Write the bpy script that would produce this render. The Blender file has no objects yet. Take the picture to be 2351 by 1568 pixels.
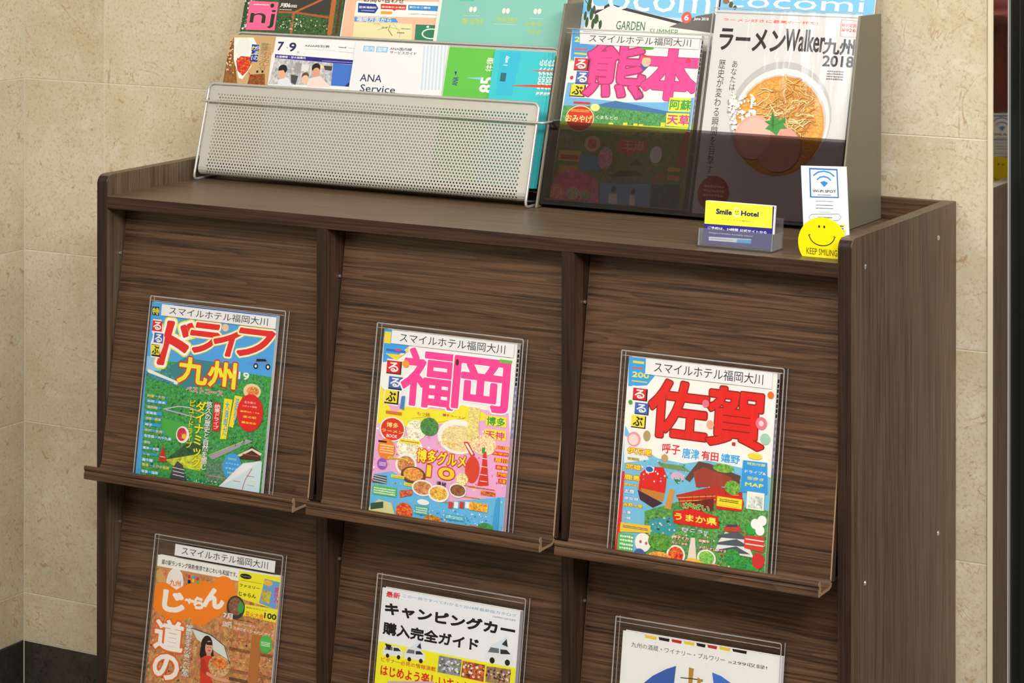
import bpy, bmesh, math, random, json
import numpy as np
from mathutils import Vector, Matrix
from mathutils.geometry import tessellate_polygon
SC = bpy.context.scene
COL = SC.collection
Z0 = 0.96                      # height of the cabinet's top edge above the floor; the layout below counts from it

# ------------------------------------------------------------------ camera, world, lights, exposure
cam_d = bpy.data.cameras.new('camera')
cam = bpy.data.objects.new('camera', cam_d); COL.objects.link(cam)
cam.matrix_world = (Matrix.Translation((2.3939, -2.972, 0.5145 + Z0)) @ Matrix.Rotation(0.5172, 4, 'Z')
                    @ Matrix.Rotation(math.pi / 2, 4, 'X') @ Matrix.Rotation(0.0012, 4, 'Z'))
cam_d.sensor_width = 36; cam_d.lens = 36 * 5862.69 / 2351
cam_d.shift_y = -(784 + 399.25) / 2351
cam_d.clip_start = 0.05
SC.camera = cam
world = bpy.data.worlds.new('world'); SC.world = world; world.use_nodes = True
world.node_tree.nodes['Background'].inputs[0].default_value = (1.0, 0.985, 0.95, 1)
world.node_tree.nodes['Background'].inputs[1].default_value = 0.08

def area(name, loc, target, sx, sy, power, color=(1, 0.98, 0.945)):
    d = bpy.data.lights.new(name, 'AREA'); d.shape = 'RECTANGLE'; d.size = sx; d.size_y = sy
    d.energy = power; d.color = color
    o = bpy.data.objects.new(name, d); COL.objects.link(o); o.location = loc
    o.rotation_euler = (Vector(target) - Vector(loc)).to_track_quat('-Z', 'Y').to_euler()
    return o
area('ceiling_panel_light', (2.5, -2.2, 2.54), (1.7, -1.4, 0.4), 2.0, 1.1, 112)
area('ceiling_panel_light', (0.5, -2.0, 2.54), (0.5, -1.2, 0.4), 1.3, 0.9, 40)
area('ceiling_panel_light', (2.9, -0.5, 2.55), (2.2, -0.3, 0.6), 0.8, 0.8, 22)
SC.view_settings.view_transform = 'Standard'; SC.view_settings.look = 'None'
SC.view_settings.gamma = 1; SC.view_settings.use_curve_mapping = False
SC.view_settings.exposure = 0.56

# ------------------------------------------------------------------ colours and materials
def lin(h):
    v = [int(h[i:i + 2], 16) / 255 for i in (0, 2, 4)]
    return tuple(c / 12.92 if c <= .04045 else ((c + .055) / 1.055) ** 2.4 for c in v) + (1,)
def new_mat(name):
    m = bpy.data.materials.new(name); m.use_nodes = True
    nt = m.node_tree; return m, nt, nt.nodes['Principled BSDF']
def plain(name, hexc, rough=.5, metal=0, spec=.5, coat=0):
    m, nt, b = new_mat(name)
    b.inputs['Base Color'].default_value = lin(hexc); b.inputs['Roughness'].default_value = rough
    b.inputs['Metallic'].default_value = metal; b.inputs['Specular IOR Level'].default_value = spec
    b.inputs['Coat Weight'].default_value = coat
    n = nt.nodes.new('ShaderNodeTexNoise'); n.inputs['Scale'].default_value = 60
    g = nt.nodes.new('ShaderNodeTexCoord'); nt.links.new(g.outputs['Object'], n.inputs['Vector'])
    mr = nt.nodes.new('ShaderNodeMapRange'); mr.inputs[3].default_value = max(0, rough - .04); mr.inputs[4].default_value = rough + .04
    nt.links.new(n.outputs[0], mr.inputs[0]); nt.links.new(mr.outputs[0], b.inputs['Roughness'])
    return m
def wood(name, axis, tint=1.0, rough=.38, cols=None, spec=.35, lines=.85):
    """dark walnut laminate; axis = direction of the grain"""
    m, nt, b = new_mat(name); N = nt.nodes; L = nt.links
    tc = N.new('ShaderNodeTexCoord'); oi = N.new('ShaderNodeObjectInfo')
    sc = {'X': (1, 1, 1), 'Z': (1, 1, 1)}[axis]
    def noise(s_al, s_ac, detail, dist=0):
        mp = N.new('ShaderNodeMapping')
        mp.inputs['Scale'].default_value = (s_al, s_ac, s_ac) if axis == 'X' else (s_ac, s_ac, s_al)
        add = N.new('ShaderNodeVectorMath'); add.operation = 'ADD'
        ml = N.new('ShaderNodeVectorMath'); ml.operation = 'SCALE'; ml.inputs['Scale'].default_value = 7.3
        cb = N.new('ShaderNodeCombineXYZ'); L.new(oi.outputs['Random'], cb.inputs[0]); L.new(oi.outputs['Random'], cb.inputs[1]); L.new(oi.outputs['Random'], cb.inputs[2])
        L.new(cb.outputs[0], ml.inputs[0]); L.new(tc.outputs['Object'], add.inputs[0]); L.new(ml.outputs[0], add.inputs[1])
        L.new(add.outputs[0], mp.inputs['Vector'])
        n = N.new('ShaderNodeTexNoise'); n.inputs['Scale'].default_value = 1; n.inputs['Detail'].default_value = detail
        n.inputs['Roughness'].default_value = .6; n.inputs['Distortion'].default_value = dist
        L.new(mp.outputs[0], n.inputs['Vector']); return n
    n1 = noise(6.5, 330, 4, .3); n2 = noise(2.2, 62, 3, .5); n3 = noise(14, 900, 2)
    a = N.new('ShaderNodeMath'); a.operation = 'MULTIPLY_ADD'; L.new(n1.outputs[0], a.inputs[0]); a.inputs[1].default_value = .72
    a2 = N.new('ShaderNodeMath'); a2.operation = 'MULTIPLY'; L.new(n2.outputs[0], a2.inputs[0]); a2.inputs[1].default_value = .28
    L.new(a2.outputs[0], a.inputs[2])
    # long thin growth lines: contours of a stretched noise
    n4 = noise(.7, 20, 1.5, .12)
    w1 = N.new('ShaderNodeMath'); w1.operation = 'MULTIPLY'; L.new(n4.outputs[0], w1.inputs[0]); w1.inputs[1].default_value = 26
    w2 = N.new('ShaderNodeMath'); w2.operation = 'FRACT'; L.new(w1.outputs[0], w2.inputs[0])
    w3 = N.new('ShaderNodeMapRange'); L.new(w2.outputs[0], w3.inputs[0]); w3.inputs[1].default_value = 0; w3.inputs[2].default_value = .55; w3.inputs[3].default_value = lines; w3.inputs[4].default_value = 1
    r = N.new('ShaderNodeValToRGB'); e = r.color_ramp.elements
    cols = cols or ['2C1B12', '543A28', '664934', '765740']
    e[0].position = .34; e[0].color = lin(cols[0]); e[1].position = .66; e[1].color = lin(cols[3])
    x = e.new(.445); x.color = lin(cols[1]); x = e.new(.53); x.color = lin(cols[2])
    L.new(a.outputs[0], r.inputs[0])
    mx = N.new('ShaderNodeMix'); mx.data_type = 'RGBA'; mx.blend_type = 'MULTIPLY'; mx.inputs[0].default_value = .35
    L.new(r.outputs[0], mx.inputs[6]); L.new(n3.outputs[0], mx.inputs[7])
    mv = N.new('ShaderNodeVectorMath'); mv.operation = 'SCALE'; L.new(mx.outputs[2], mv.inputs[0]); L.new(w3.outputs[0], mv.inputs['Scale'])
    hv = N.new('ShaderNodeHueSaturation'); hv.inputs['Value'].default_value = tint; L.new(mv.outputs[0], hv.inputs['Color'])
    L.new(hv.outputs[0], b.inputs['Base Color'])
    b.inputs['Roughness'].default_value = rough; b.inputs['Specular IOR Level'].default_value = spec
    bp = N.new('ShaderNodeBump'); bp.inputs['Strength'].default_value = .08; bp.inputs['Distance'].default_value = .0005
    L.new(n1.outputs[0], bp.inputs['Height']); L.new(bp.outputs[0], b.inputs['Normal'])
    return m
def marble(name, base, warm, vein, pale, rough=.3, scale=1.0):
    m, nt, b = new_mat(name); N = nt.nodes; L = nt.links
    tc = N.new('ShaderNodeTexCoord'); oi = N.new('ShaderNodeObjectInfo')
    cb = N.new('ShaderNodeCombineXYZ')
    for i in range(3): L.new(oi.outputs['Random'], cb.inputs[i])
    ml = N.new('ShaderNodeVectorMath'); ml.operation = 'SCALE'; ml.inputs['Scale'].default_value = 23.7; L.new(cb.outputs[0], ml.inputs[0])
    ad = N.new('ShaderNodeVectorMath'); L.new(tc.outputs['Object'], ad.inputs[0]); L.new(ml.outputs[0], ad.inputs[1])
    def nz(s, d, ro=.55, dist=0):
        n = N.new('ShaderNodeTexNoise'); n.inputs['Scale'].default_value = s * scale; n.inputs['Detail'].default_value = d
        n.inputs['Roughness'].default_value = ro; n.inputs['Distortion'].default_value = dist; L.new(ad.outputs[0], n.inputs['Vector']); return n
    def mixc(fac, a, bcol, bt='MIX'):
        x = N.new('ShaderNodeMix'); x.data_type = 'RGBA'; x.blend_type = bt
        if isinstance(fac, float): x.inputs[0].default_value = fac
        else: L.new(fac, x.inputs[0])
        if isinstance(a, tuple): x.inputs[6].default_value = a
        else: L.new(a, x.inputs[6])
        if isinstance(bcol, tuple): x.inputs[7].default_value = bcol
        else: L.new(bcol, x.inputs[7])
        return x.outputs[2]
    def rng(o, a, c, lo=0., hi=1.):
        r = N.new('ShaderNodeMapRange'); L.new(o, r.inputs[0]); r.inputs[1].default_value = a; r.inputs[2].default_value = c
        r.inputs[3].default_value = lo; r.inputs[4].default_value = hi; return r.outputs[0]
    big = nz(5, 4, .55, .6); mid = nz(26, 6, .65, .4); fin = nz(210, 3, .6, .3); spk = nz(78, 5, .6, 1.0)
    c = mixc(rng(big.outputs[0], .38, .64), lin(base), lin(warm))
    c = mixc(rng(mid.outputs[0], .5, .68, 0, .5), c, lin(pale))
    c = mixc(rng(fin.outputs[0], .5, .72, 0, .5), c, lin(vein))
    c = mixc(rng(spk.outputs[0], .6, .7, 0, .75), c, lin(vein))
    # thin wandering veins
    vn = nz(3.2, 5, .6, 1.5)
    ab = N.new('ShaderNodeMath'); ab.operation = 'SUBTRACT'; L.new(vn.outputs[0], ab.inputs[0]); ab.inputs[1].default_value = .5
    ab2 = N.new('ShaderNodeMath'); ab2.operation = 'ABSOLUTE'; L.new(ab.outputs[0], ab2.inputs[0])
    gate = N.new('ShaderNodeMath'); gate.operation = 'MULTIPLY'
    L.new(rng(ab2.outputs[0], .0, .006, .8, 0), gate.inputs[0]); L.new(rng(mid.outputs[0], .45, .6), gate.inputs[1])
    c = mixc(gate.outputs[0], c, lin(vein))
    vi = N.new('ShaderNodeHueSaturation'); L.new(c, vi.inputs['Color']); L.new(rng(oi.outputs['Random'], 0, 1, .94, 1.05), vi.inputs['Value'])
    L.new(vi.outputs[0], b.inputs['Base Color'])
    b.inputs['Roughness'].default_value = rough; b.inputs['Specular IOR Level'].default_value = .35
    bp = N.new('ShaderNodeBump'); bp.inputs['Strength'].default_value = .15; bp.inputs['Distance'].default_value = .0006; bp.invert = True
    L.new(rng(spk.outputs[0], .62, .75), bp.inputs['Height']); L.new(bp.outputs[0], b.inputs['Normal'])
    return m
def print_mat(name, amount=0, scale=300, stretch=(1, 1, 1), dark=.25, bright=1.9):
    """ink on paper: the colour comes from the print's own polygons, photographs get grain"""
    m, nt, b = new_mat(name); N = nt.nodes; L = nt.links
    at = N.new('ShaderNodeAttribute'); at.attribute_name = 'Col'
    out = at.outputs['Color']
    if amount:
        tc = N.new('ShaderNodeTexCoord'); mp = N.new('ShaderNodeMapping'); mp.inputs['Scale'].default_value = stretch
        n = N.new('ShaderNodeTexNoise'); n.inputs['Scale'].default_value = scale; n.inputs['Detail'].default_value = 4; n.inputs['Roughness'].default_value = .7
        n.inputs['Distortion'].default_value = .8
        L.new(tc.outputs['Object'], mp.inputs[0]); L.new(mp.outputs[0], n.inputs['Vector'])
        r = N.new('ShaderNodeMapRange'); r.inputs[1].default_value = .33; r.inputs[2].default_value = .67
        r.inputs[3].default_value = 1 - (1 - dark) * amount; r.inputs[4].default_value = 1 + (bright - 1) * amount
        L.new(n.outputs[0], r.inputs[0])
        v = N.new('ShaderNodeVectorMath'); v.operation = 'SCALE'; L.new(out, v.inputs[0]); L.new(r.outputs[0], v.inputs['Scale'])
        n2 = N.new('ShaderNodeTexNoise'); n2.inputs['Scale'].default_value = scale * .6; L.new(mp.outputs[0], n2.inputs['Vector'])
        h = N.new('ShaderNodeHueSaturation'); L.new(v.outputs[0], h.inputs['Color'])
        r2 = N.new('ShaderNodeMapRange'); r2.inputs[1].default_value = .3; r2.inputs[2].default_value = .7; r2.inputs[3].default_value = .5 - .05 * amount; r2.inputs[4].default_value = .5 + .05 * amount
        L.new(n2.outputs[0], r2.inputs[0]); L.new(r2.outputs[0], h.inputs['Hue'])
        out = h.outputs[0]
    L.new(out, b.inputs['Base Color']); b.inputs['Roughness'].default_value = .42; b.inputs['Specular IOR Level'].default_value = .3
    return m
def clear(name, color, ior=1.45, rough=.06, haze=0.0, haze_col=(1, 1, 1, 1), bump=0.0, refl=1.0):
    """thin transparent plastic sheet: straight-through transmission plus Fresnel gloss"""
    m = bpy.data.materials.new(name); m.use_nodes = True; nt = m.node_tree; N = nt.nodes; L = nt.links
    N.remove(N['Principled BSDF'])
    tr = N.new('ShaderNodeBsdfTransparent'); tr.inputs[0].default_value = color
    gl = N.new('ShaderNodeBsdfGlossy'); gl.inputs['Roughness'].default_value = rough
    fr = N.new('ShaderNodeFresnel'); fr.inputs[0].default_value = ior
    if bump:
        n = N.new('ShaderNodeTexNoise'); n.inputs['Scale'].default_value = 14; n.inputs['Detail'].default_value = 3
        tc = N.new('ShaderNodeTexCoord'); mp = N.new('ShaderNodeMapping'); mp.inputs['Scale'].default_value = (3, 1, .6)
        L.new(tc.outputs['Object'], mp.inputs[0]); L.new(mp.outputs[0], n.inputs['Vector'])
        b = N.new('ShaderNodeBump'); b.inputs['Strength'].default_value = bump; b.inputs['Distance'].default_value = .002
        L.new(n.outputs[0], b.inputs['Height']); L.new(b.outputs[0], gl.inputs['Normal']); L.new(b.outputs[0], fr.inputs['Normal'])
    mx = N.new('ShaderNodeMixShader')
    mr = N.new('ShaderNodeMath'); mr.operation = 'MULTIPLY'; mr.inputs[1].default_value = refl; mr.use_clamp = True
    L.new(fr.outputs[0], mr.inputs[0]); L.new(mr.outputs[0], mx.inputs[0])
    base = tr.outputs[0]
    if haze:
        df = N.new('ShaderNodeBsdfDiffuse'); df.inputs[0].default_value = haze_col
        m2 = N.new('ShaderNodeMixShader'); m2.inputs[0].default_value = haze
        L.new(tr.outputs[0], m2.inputs[1]); L.new(df.outputs[0], m2.inputs[2]); base = m2.outputs[0]
    L.new(base, mx.inputs[1]); L.new(gl.outputs[0], mx.inputs[2])
    L.new(mx.outputs[0], N['Material Output'].inputs['Surface'])
    return m

M = dict(
    wood_x=wood('walnut_horizontal_grain', 'X', .9, lines=.6),
    wood_top=wood('walnut_top_board', 'X', .88, .42, ['55442F', '695540', '776149', '866F55'], .5),
    wood_side=wood('walnut_side_panel', 'Z', .95, .45, ['4A3A2C', '634F3D', '73604B', '806B55'], .5),
    wood_edge=wood('walnut_dark_edge', 'Z', .62, .5, ['241913', '3A2A20', '452F24', '523A2C'], .25),  # darker walnut tone for the front edges of sides and dividers
    wood_edge_x=wood('walnut_dark_edge_flat', 'X', .66, .5, ['2A1C15', '3D2A20', '4C3427', '5E4231'], .25),  # same darker tone for shelf front edges and the plinth
    wood_in=wood('walnut_inner_face', 'Z', .9, .5, ['38281E', '4A3628', '5A4232', '6A503D'], .25),
    tile=marble('cream_marble', 'D6CCB4', 'C9BC9E', 'B08C60', 'E0DACA'),
    grout=plain('pale_grout', 'DAD8C6', .8),
    stone=marble('dark_stone', '45423A', '38352E', '1E1C19', '57534A', .25),
    floor=marble('floor_stone', '8A8274', '7C7466', '5A5248', '9A9284', .2),
    ceiling=plain('ceiling_paint', 'EDEBE4', .9),
    cream=plain('cream_edge_trim', 'D9CFB4', .45),
    edge_highlight=plain('pale_edge_highlight', '94785E', .5),  # edge highlight painted as a pale tone on door bevels; also colours ledge ends
    mirror=plain('polished_steel', 'D9D4CE', .03, 1),
    chrome=plain('bright_steel_edge', 'F2F2F0', .15, .6),
    black=plain('black_door_frame', '121817', .16, 0, .6),
    dglass=plain('dark_glass', '0C1212', .04, 0, .8),
    mesh=plain('silver_grey_paint', 'BDBBB4', .45, .25),
    wire=plain('silver_wire', 'C9C9C7', .28, .55),
    taupe=plain('taupe_metal', '7C7564', .42, .15, .5),
    taupe_edge=plain('taupe_metal_edge', '8F8878', .4, .15),
    paper=plain('white_paper', 'F1EFEA', .6),
    pages=plain('page_block', 'E4E1DA', .7),
    spine=plain('spine_lilac', 'B9AEDC', .5),
    spine_w=plain('spine_white', 'E9E8E8', .5),
    screw=plain('bright_screw', 'E8E8E8', .12, .9),
    yellow=plain('yellow_acrylic', 'F5E313', .2, 0, .6),
    ink=plain('black_ink', '1A1512', .4),
    pink=plain('pink_glaze', 'E79AA6', .25), petal=plain('white_petal', 'F5F4EF', .6), stamen=plain('yellow_flower_centre', 'E3C63A', .6),
    stem=plain('green_stem', '4E7A3C', .5), mahog=wood('mahogany', 'Z', 1, .35, ['3A1C14', '5A2C20', '6E382A', '834634']),
    sleeve=clear('clear_sleeve', (.98, .98, .98, 1), 1.42, .1, .0, (1, 1, 1, 1), .5, .7),
    rim=clear('clear_sleeve_edge', (.9, .9, .9, 1), 1.5, .15, .26, (.95, .95, .97, 1), 0, 1.8),
    acrylic=clear('clear_acrylic', (.93, .95, .97, 1), 1.49, .04, .05),
    smoke=clear('smoked_acrylic', (.50, .465, .475, 1), 1.49, .05, refl=.45),
)
PM = [print_mat('print'), print_mat('print_foliage', .8, 260), print_mat('print_food', .9, 330, (1, 1, 1.3), .35, 1.9),
      print_mat('print_photo', .7, 170, (1, 1, .8), .3, 1.8), print_mat('print_noodle', .8, 240, (1, 1, 3), .5, 1.5), print_mat('print_soft', 0)]
PIX = dict(foliage=1, food=2, food2=3, noodle=4, plain=5)

# ------------------------------------------------------------------ mesh helpers
def link(name, me, mats, parent=None, loc=None):
    o = bpy.data.objects.new(name, me); COL.objects.link(o)
    for m in (mats if isinstance(mats, (list, tuple)) else [mats]): me.materials.append(m)
    if parent is not None: o.parent = parent
    if loc is not None: o.location = loc
    return o
def from_bm(name, bm, mats, parent=None, loc=None, smooth=False):
    bmesh.ops.recalc_face_normals(bm, faces=bm.faces[:])
    me = bpy.data.meshes.new(name); bm.to_mesh(me); bm.free()
    if smooth:
        for p in me.polygons: p.use_smooth = True
    return link(name, me, mats, parent, loc)
def add_box(bm, x0, y0, z0, x1, y1, z1, mi=0):
    v = [bm.verts.new(p) for p in [(x0, y0, z0), (x1, y0, z0), (x1, y1, z0), (x0, y1, z0), (x0, y0, z1), (x1, y0, z1), (x1, y1, z1), (x0, y1, z1)]]
    fs = []
    for q in [(0, 3, 2, 1), (4, 5, 6, 7), (0, 1, 5, 4), (1, 2, 6, 5), (2, 3, 7, 6), (3, 0, 4, 7)]:
        f = bm.faces.new([v[i] for i in q]); f.material_index = mi; fs.append(f)
    return fs
def box(name, x0, y0, z0, x1, y1, z1, mats, parent=None, bev=0, origin=None):
    """box in world (or parent) coordinates; the object's origin sits at its lower corner unless given"""
    ox, oy, oz = origin if origin else (x0, y0, z0)
    bm = bmesh.new(); add_box(bm, x0 - ox, y0 - oy, z0 - oz, x1 - ox, y1 - oy, z1 - oz)
    if bev: bmesh.ops.bevel(bm, geom=bm.edges[:], offset=bev, segments=2, profile=.6, affect='EDGES')
    return from_bm(name, bm, mats, parent, (ox, oy, oz))
def add_tube(bm, pts, r, sides=8, closed=False):
    pts = [Vector(p) for p in pts]; n = len(pts); rings = []
    up = None
    for i, p in enumerate(pts):
        a = pts[i - 1] if (i > 0 or closed) else p; b = pts[(i + 1) % n] if (i < n - 1 or closed) else p
        t = (b - a).normalized()
        if up is None: up = t.orthogonal().normalized()
        up = (up - t * up.dot(t)).normalized(); s = t.cross(up)
        rings.append([bm.verts.new(p + (up * math.cos(k * 2 * math.pi / sides) + s * math.sin(k * 2 * math.pi / sides)) * r) for k in range(sides)])
    m = n if closed else n - 1
    for i in range(m):
        A, B = rings[i], rings[(i + 1) % n]
        for k in range(sides): bm.faces.new((A[k], A[(k + 1) % sides], B[(k + 1) % sides], B[k]))
    if not closed: bm.faces.new(rings[0][::-1]); bm.faces.new(rings[-1])
def bend(pts, r, seg=5):
    """round the corners of a polyline"""
    pts = [Vector(p) for p in pts]; out = [pts[0]]
    for i in range(1, len(pts) - 1):
        a = (pts[i - 1] - pts[i]); b = (pts[i + 1] - pts[i]); d = min(r, a.length * .45, b.length * .45)
        p0 = pts[i] + a.normalized() * d; p1 = pts[i] + b.normalized() * d
        for k in range(seg + 1):
            t = k / seg; out.append(p0 * (1 - t) ** 2 + pts[i] * 2 * t * (1 - t) + p1 * t * t)
    out.append(pts[-1]); return out
def prism(name, prof, x0, x1, mats, parent=None, axis='X', loc=None, bev=0):
    """extrude a closed profile; axis X: profile is (y,z); axis Y: profile is (x,z); axis Z: (x,y)"""
    bm = bmesh.new()
    def P(a, b, t): return {'X': (t, a, b), 'Y': (a, t, b), 'Z': (a, b, t)}[axis]
    A = [bm.verts.new(P(a, b, x0)) for a, b in prof]; B = [bm.verts.new(P(a, b, x1)) for a, b in prof]
    n = len(prof)
    bm.faces.new(A); bm.faces.new(B[::-1])
    for i in range(n): bm.faces.new((A[i], B[i], B[(i + 1) % n], A[(i + 1) % n]))
    if bev: bmesh.ops.bevel(bm, geom=bm.edges[:], offset=bev, segments=1, affect='EDGES')
    return from_bm(name, bm, mats, parent, loc)
def empty(name, loc, label=None, cat=None, group=None, kind=None, rot=(0, 0, 0)):
    o = bpy.data.objects.new(name, None); COL.objects.link(o); o.location = loc; o.rotation_euler = rot; o.empty_display_size = .05
    return tag(o, label, cat, group, kind)
def tag(o, label=None, cat=None, group=None, kind=None):
    if label: o['label'] = label
    if cat: o['category'] = cat
    if group: o['group'] = group
    if kind: o['kind'] = kind
    return o
def copy_tree(o, parent=None):
    kids = [c for c in bpy.data.objects if c.parent == o]
    c = o.copy(); COL.objects.link(c)
    if parent: c.parent = parent
    for k in kids: copy_tree(k, c)
    return c

# ------------------------------------------------------------------ flat print (lettering and pictures as thin ink polygons)
_glyph = {}
def glyphs(text):
    """outline of a line of text at size 1: points, triangles and boundary edges"""
    if text in _glyph: return _glyph[text]
    cu = bpy.data.curves.new('t', 'FONT'); cu.body = text; cu.size = 1; cu.resolution_u = 2 if len(text) > 4 else 3
    ob = bpy.data.objects.new('t', cu); COL.objects.link(ob)
    dg = bpy.context.evaluated_depsgraph_get(); me = ob.evaluated_get(dg).to_mesh()
    me.calc_loop_triangles()
    V = [(v.co.x, v.co.y) for v in me.vertices]; T = [tuple(t.vertices) for t in me.loop_triangles]
    cnt = {}
    for t in T:
        for i in range(3):
            e = tuple(sorted((t[i], t[(i + 1) % 3]))); cnt[e] = cnt.get(e, 0) + 1
    E = [e for e, n in cnt.items() if n == 1]
    ob.evaluated_get(dg).to_mesh_clear(); bpy.data.objects.remove(ob); bpy.data.curves.remove(cu)
    _glyph[text] = (V, T, E); return _glyph[text]
def clip(poly, w, h):
    for ax, lim, sg in ((0, 0, 1), (0, w, -1), (1, 0, 1), (1, h, -1)):
        out = []; n = len(poly)
        for i in range(n):
            a, b = poly[i], poly[(i + 1) % n]; da, db = (a[ax] - lim) * sg, (b[ax] - lim) * sg
            if da >= 0: out.append(a)
            if (da >= 0) != (db >= 0):
                t = da / (da - db); out.append((a[0] + (b[0] - a[0]) * t, a[1] + (b[1] - a[1]) * t))
        poly = out
        if len(poly) < 3: return []
    return poly
class Print:
    """collects ink polygons in millimetres on a sheet w x h; every new op lies a hair above the last"""
    def __init__(s, w, h): s.w, s.h = w, h; s.V = []; s.F = []; s.C = []; s.MI = []; s.k = 0; s.step = .000005
    def layer(s): s.k += 1
    def poly(s, pts, col, mi=0):
        if min(p[0] for p in pts) < 0 or min(p[1] for p in pts) < 0 or max(p[0] for p in pts) > s.w or max(p[1] for p in pts) > s.h:
            pts = clip(list(pts), s.w, s.h)
            if len(pts) < 3: return
        ar = sum(pts[i][0] * pts[(i + 1) % len(pts)][1] - pts[(i + 1) % len(pts)][0] * pts[i][1] for i in range(len(pts)))
        if abs(ar) < 1e-6: return
        if ar < 0: pts = pts[::-1]
        y = -.0001 - s.k * s.step; i0 = len(s.V)
        s.V += [(p[0] / 1000, y, p[1] / 1000) for p in pts]; s.F.append(tuple(range(i0, i0 + len(pts)))); s.C.append(col); s.MI.append(mi)
    def concave(s, pts, col, mi=0):
        if len(pts) < 4: return s.poly(pts, col, mi)
        for t in tessellate_polygon([[Vector((a, b, 0)) for a, b in pts]]): s.poly([pts[i] for i in t], col, mi)
    def rect(s, x0, y0, x1, y1, col, mi=0): s.poly([(x0, y0), (x1, y0), (x1, y1), (x0, y1)], col, mi)
    def ell(s, cx, cy, rx, ry, col, mi=0, n=28): s.poly([(cx + rx * math.cos(k * 2 * math.pi / n), cy + ry * math.sin(k * 2 * math.pi / n)) for k in range(n)], col, mi)
    def line(s, pts, w, col, mi=0):
        if w > 3: return s.mask([tuple(p) for p in pts], [], [(i, i + 1) for i in range(len(pts) - 1)], w / 2, col)
        n = len(pts); L, R = [], []
        for i in range(n):
            a, b = pts[max(i - 1, 0)], pts[min(i + 1, n - 1)]; d = math.hypot(b[0] - a[0], b[1] - a[1]) or 1e-6
            ox, oy = -(b[1] - a[1]) / d * w / 2, (b[0] - a[0]) / d * w / 2
            L.append((pts[i][0] + ox, pts[i][1] + oy)); R.append((pts[i][0] - ox, pts[i][1] - oy))
        for i in range(n - 1): s.poly([R[i], R[i + 1], L[i + 1], L[i]], col, mi)
    def mask(s, P, T, E, wd, col):
        """union of the triangles T and of strokes of half width wd along E, split into flat runs that do not overlap"""
        xs, ys = [p[0] for p in P], [p[1] for p in P]
        X0, Y0, X1, Y1 = max(min(xs) - wd, -1), max(min(ys) - wd, -1), min(max(xs) + wd, s.w + 1), min(max(ys) + wd, s.h + 1)
        if X1 <= X0 or Y1 <= Y0: return
        res = .17 if (Y1 - Y0) < 14 else .24
        nx, ny = int((X1 - X0) / res) + 1, int((Y1 - Y0) / res) + 1
        gx = X0 + (np.arange(nx) + .5) * res; gy = Y0 + (np.arange(ny) + .5) * res
        m = np.zeros((ny, nx), bool)
        def win(ax, bx, ay, by):
            i0, i1 = max(int((ax - X0) / res) - 1, 0), min(int((bx - X0) / res) + 2, nx); j0, j1 = max(int((ay - Y0) / res) - 1, 0), min(int((by - Y0) / res) + 2, ny)
            return i0, i1, j0, j1
        for t in T:
            (ax, ay), (bx, by), (cx, cy) = P[t[0]], P[t[1]], P[t[2]]
            i0, i1, j0, j1 = win(min(ax, bx, cx), max(ax, bx, cx), min(ay, by, cy), max(ay, by, cy))
            if i1 <= i0 or j1 <= j0: continue
            x = gx[None, i0:i1]; y = gy[j0:j1, None]
            e0 = (bx - ax) * (y - ay) - (by - ay) * (x - ax); e1 = (cx - bx) * (y - by) - (cy - by) * (x - bx); e2 = (ax - cx) * (y - cy) - (ay - cy) * (x - cx)
            m[j0:j1, i0:i1] |= ((e0 >= 0) & (e1 >= 0) & (e2 >= 0)) | ((e0 <= 0) & (e1 <= 0) & (e2 <= 0))
        for i, j in E:
            (ax, ay), (bx, by) = P[i], P[j]
            i0, i1, j0, j1 = win(min(ax, bx) - wd, max(ax, bx) + wd, min(ay, by) - wd, max(ay, by) + wd)
            if i1 <= i0 or j1 <= j0: continue
            x = gx[None, i0:i1]; y = gy[j0:j1, None]; dx, dy = bx - ax, by - ay; L2 = dx * dx + dy * dy or 1e-9
            t = np.clip(((x - ax) * dx + (y - ay) * dy) / L2, 0, 1)
            m[j0:j1, i0:i1] |= (x - ax - t * dx) ** 2 + (y - ay - t * dy) ** 2 <= wd * wd
        live = {}
        for j in range(ny + 1):
            runs = set()
            if j < ny:
                d = np.diff(np.concatenate(([0], m[j].astype(np.int8), [0]))); runs = set(zip(np.where(d == 1)[0].tolist(), np.where(d == -1)[0].tolist()))
            for r in [r for r in live if r not in runs]:
                j0 = live.pop(r); s.rect(X0 + r[0] * res, Y0 + j0 * res, X0 + r[1] * res, Y0 + j * res, col)
            for r in runs: live.setdefault(r, j)
    def ink(s, P, T, E, wd, col):
        """fill the glyph, thickened by a stroke of half width wd (mm) along its outline"""
        if wd > .05: return s.mask(P, T, E, wd, col)
        for tri in T: s.poly([P[i] for i in tri], col)
    def text(s, t, x0, y0, x1, y1, col, b=0, ol=(), sh=0, rot=0):
        V, T, E = glyphs(t)
        if not V: return
        if rot: V = [(-y, x) for x, y in V]
        V = [(x + sh * y, y) for x, y in V]
        ax, bx = min(v[0] for v in V), max(v[0] for v in V); ay, by = min(v[1] for v in V), max(v[1] for v in V)
        n = len(t); ex = (x1 - x0) / (bx - ax if bx > ax else 1); ey = (y1 - y0) / (by - ay if by > ay else 1); em = min(ex, ey)
        bw = max(b, 0) * em * .62
        x0 += bw; x1 -= bw; y0 += bw; y1 -= bw
        kx = (x1 - x0) / max(bx - ax, 1e-6); ky = (y1 - y0) / max(by - ay, 1e-6)
        P = [(x0 + (v[0] - ax) * kx, y0 + (v[1] - ay) * ky) for v in V]
        for off, c in list(ol) + [(b, col)]:
            s.ink(P, T, E, max(off, 0) * em * (.62 if c == col else .8), c); s.layer()
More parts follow.
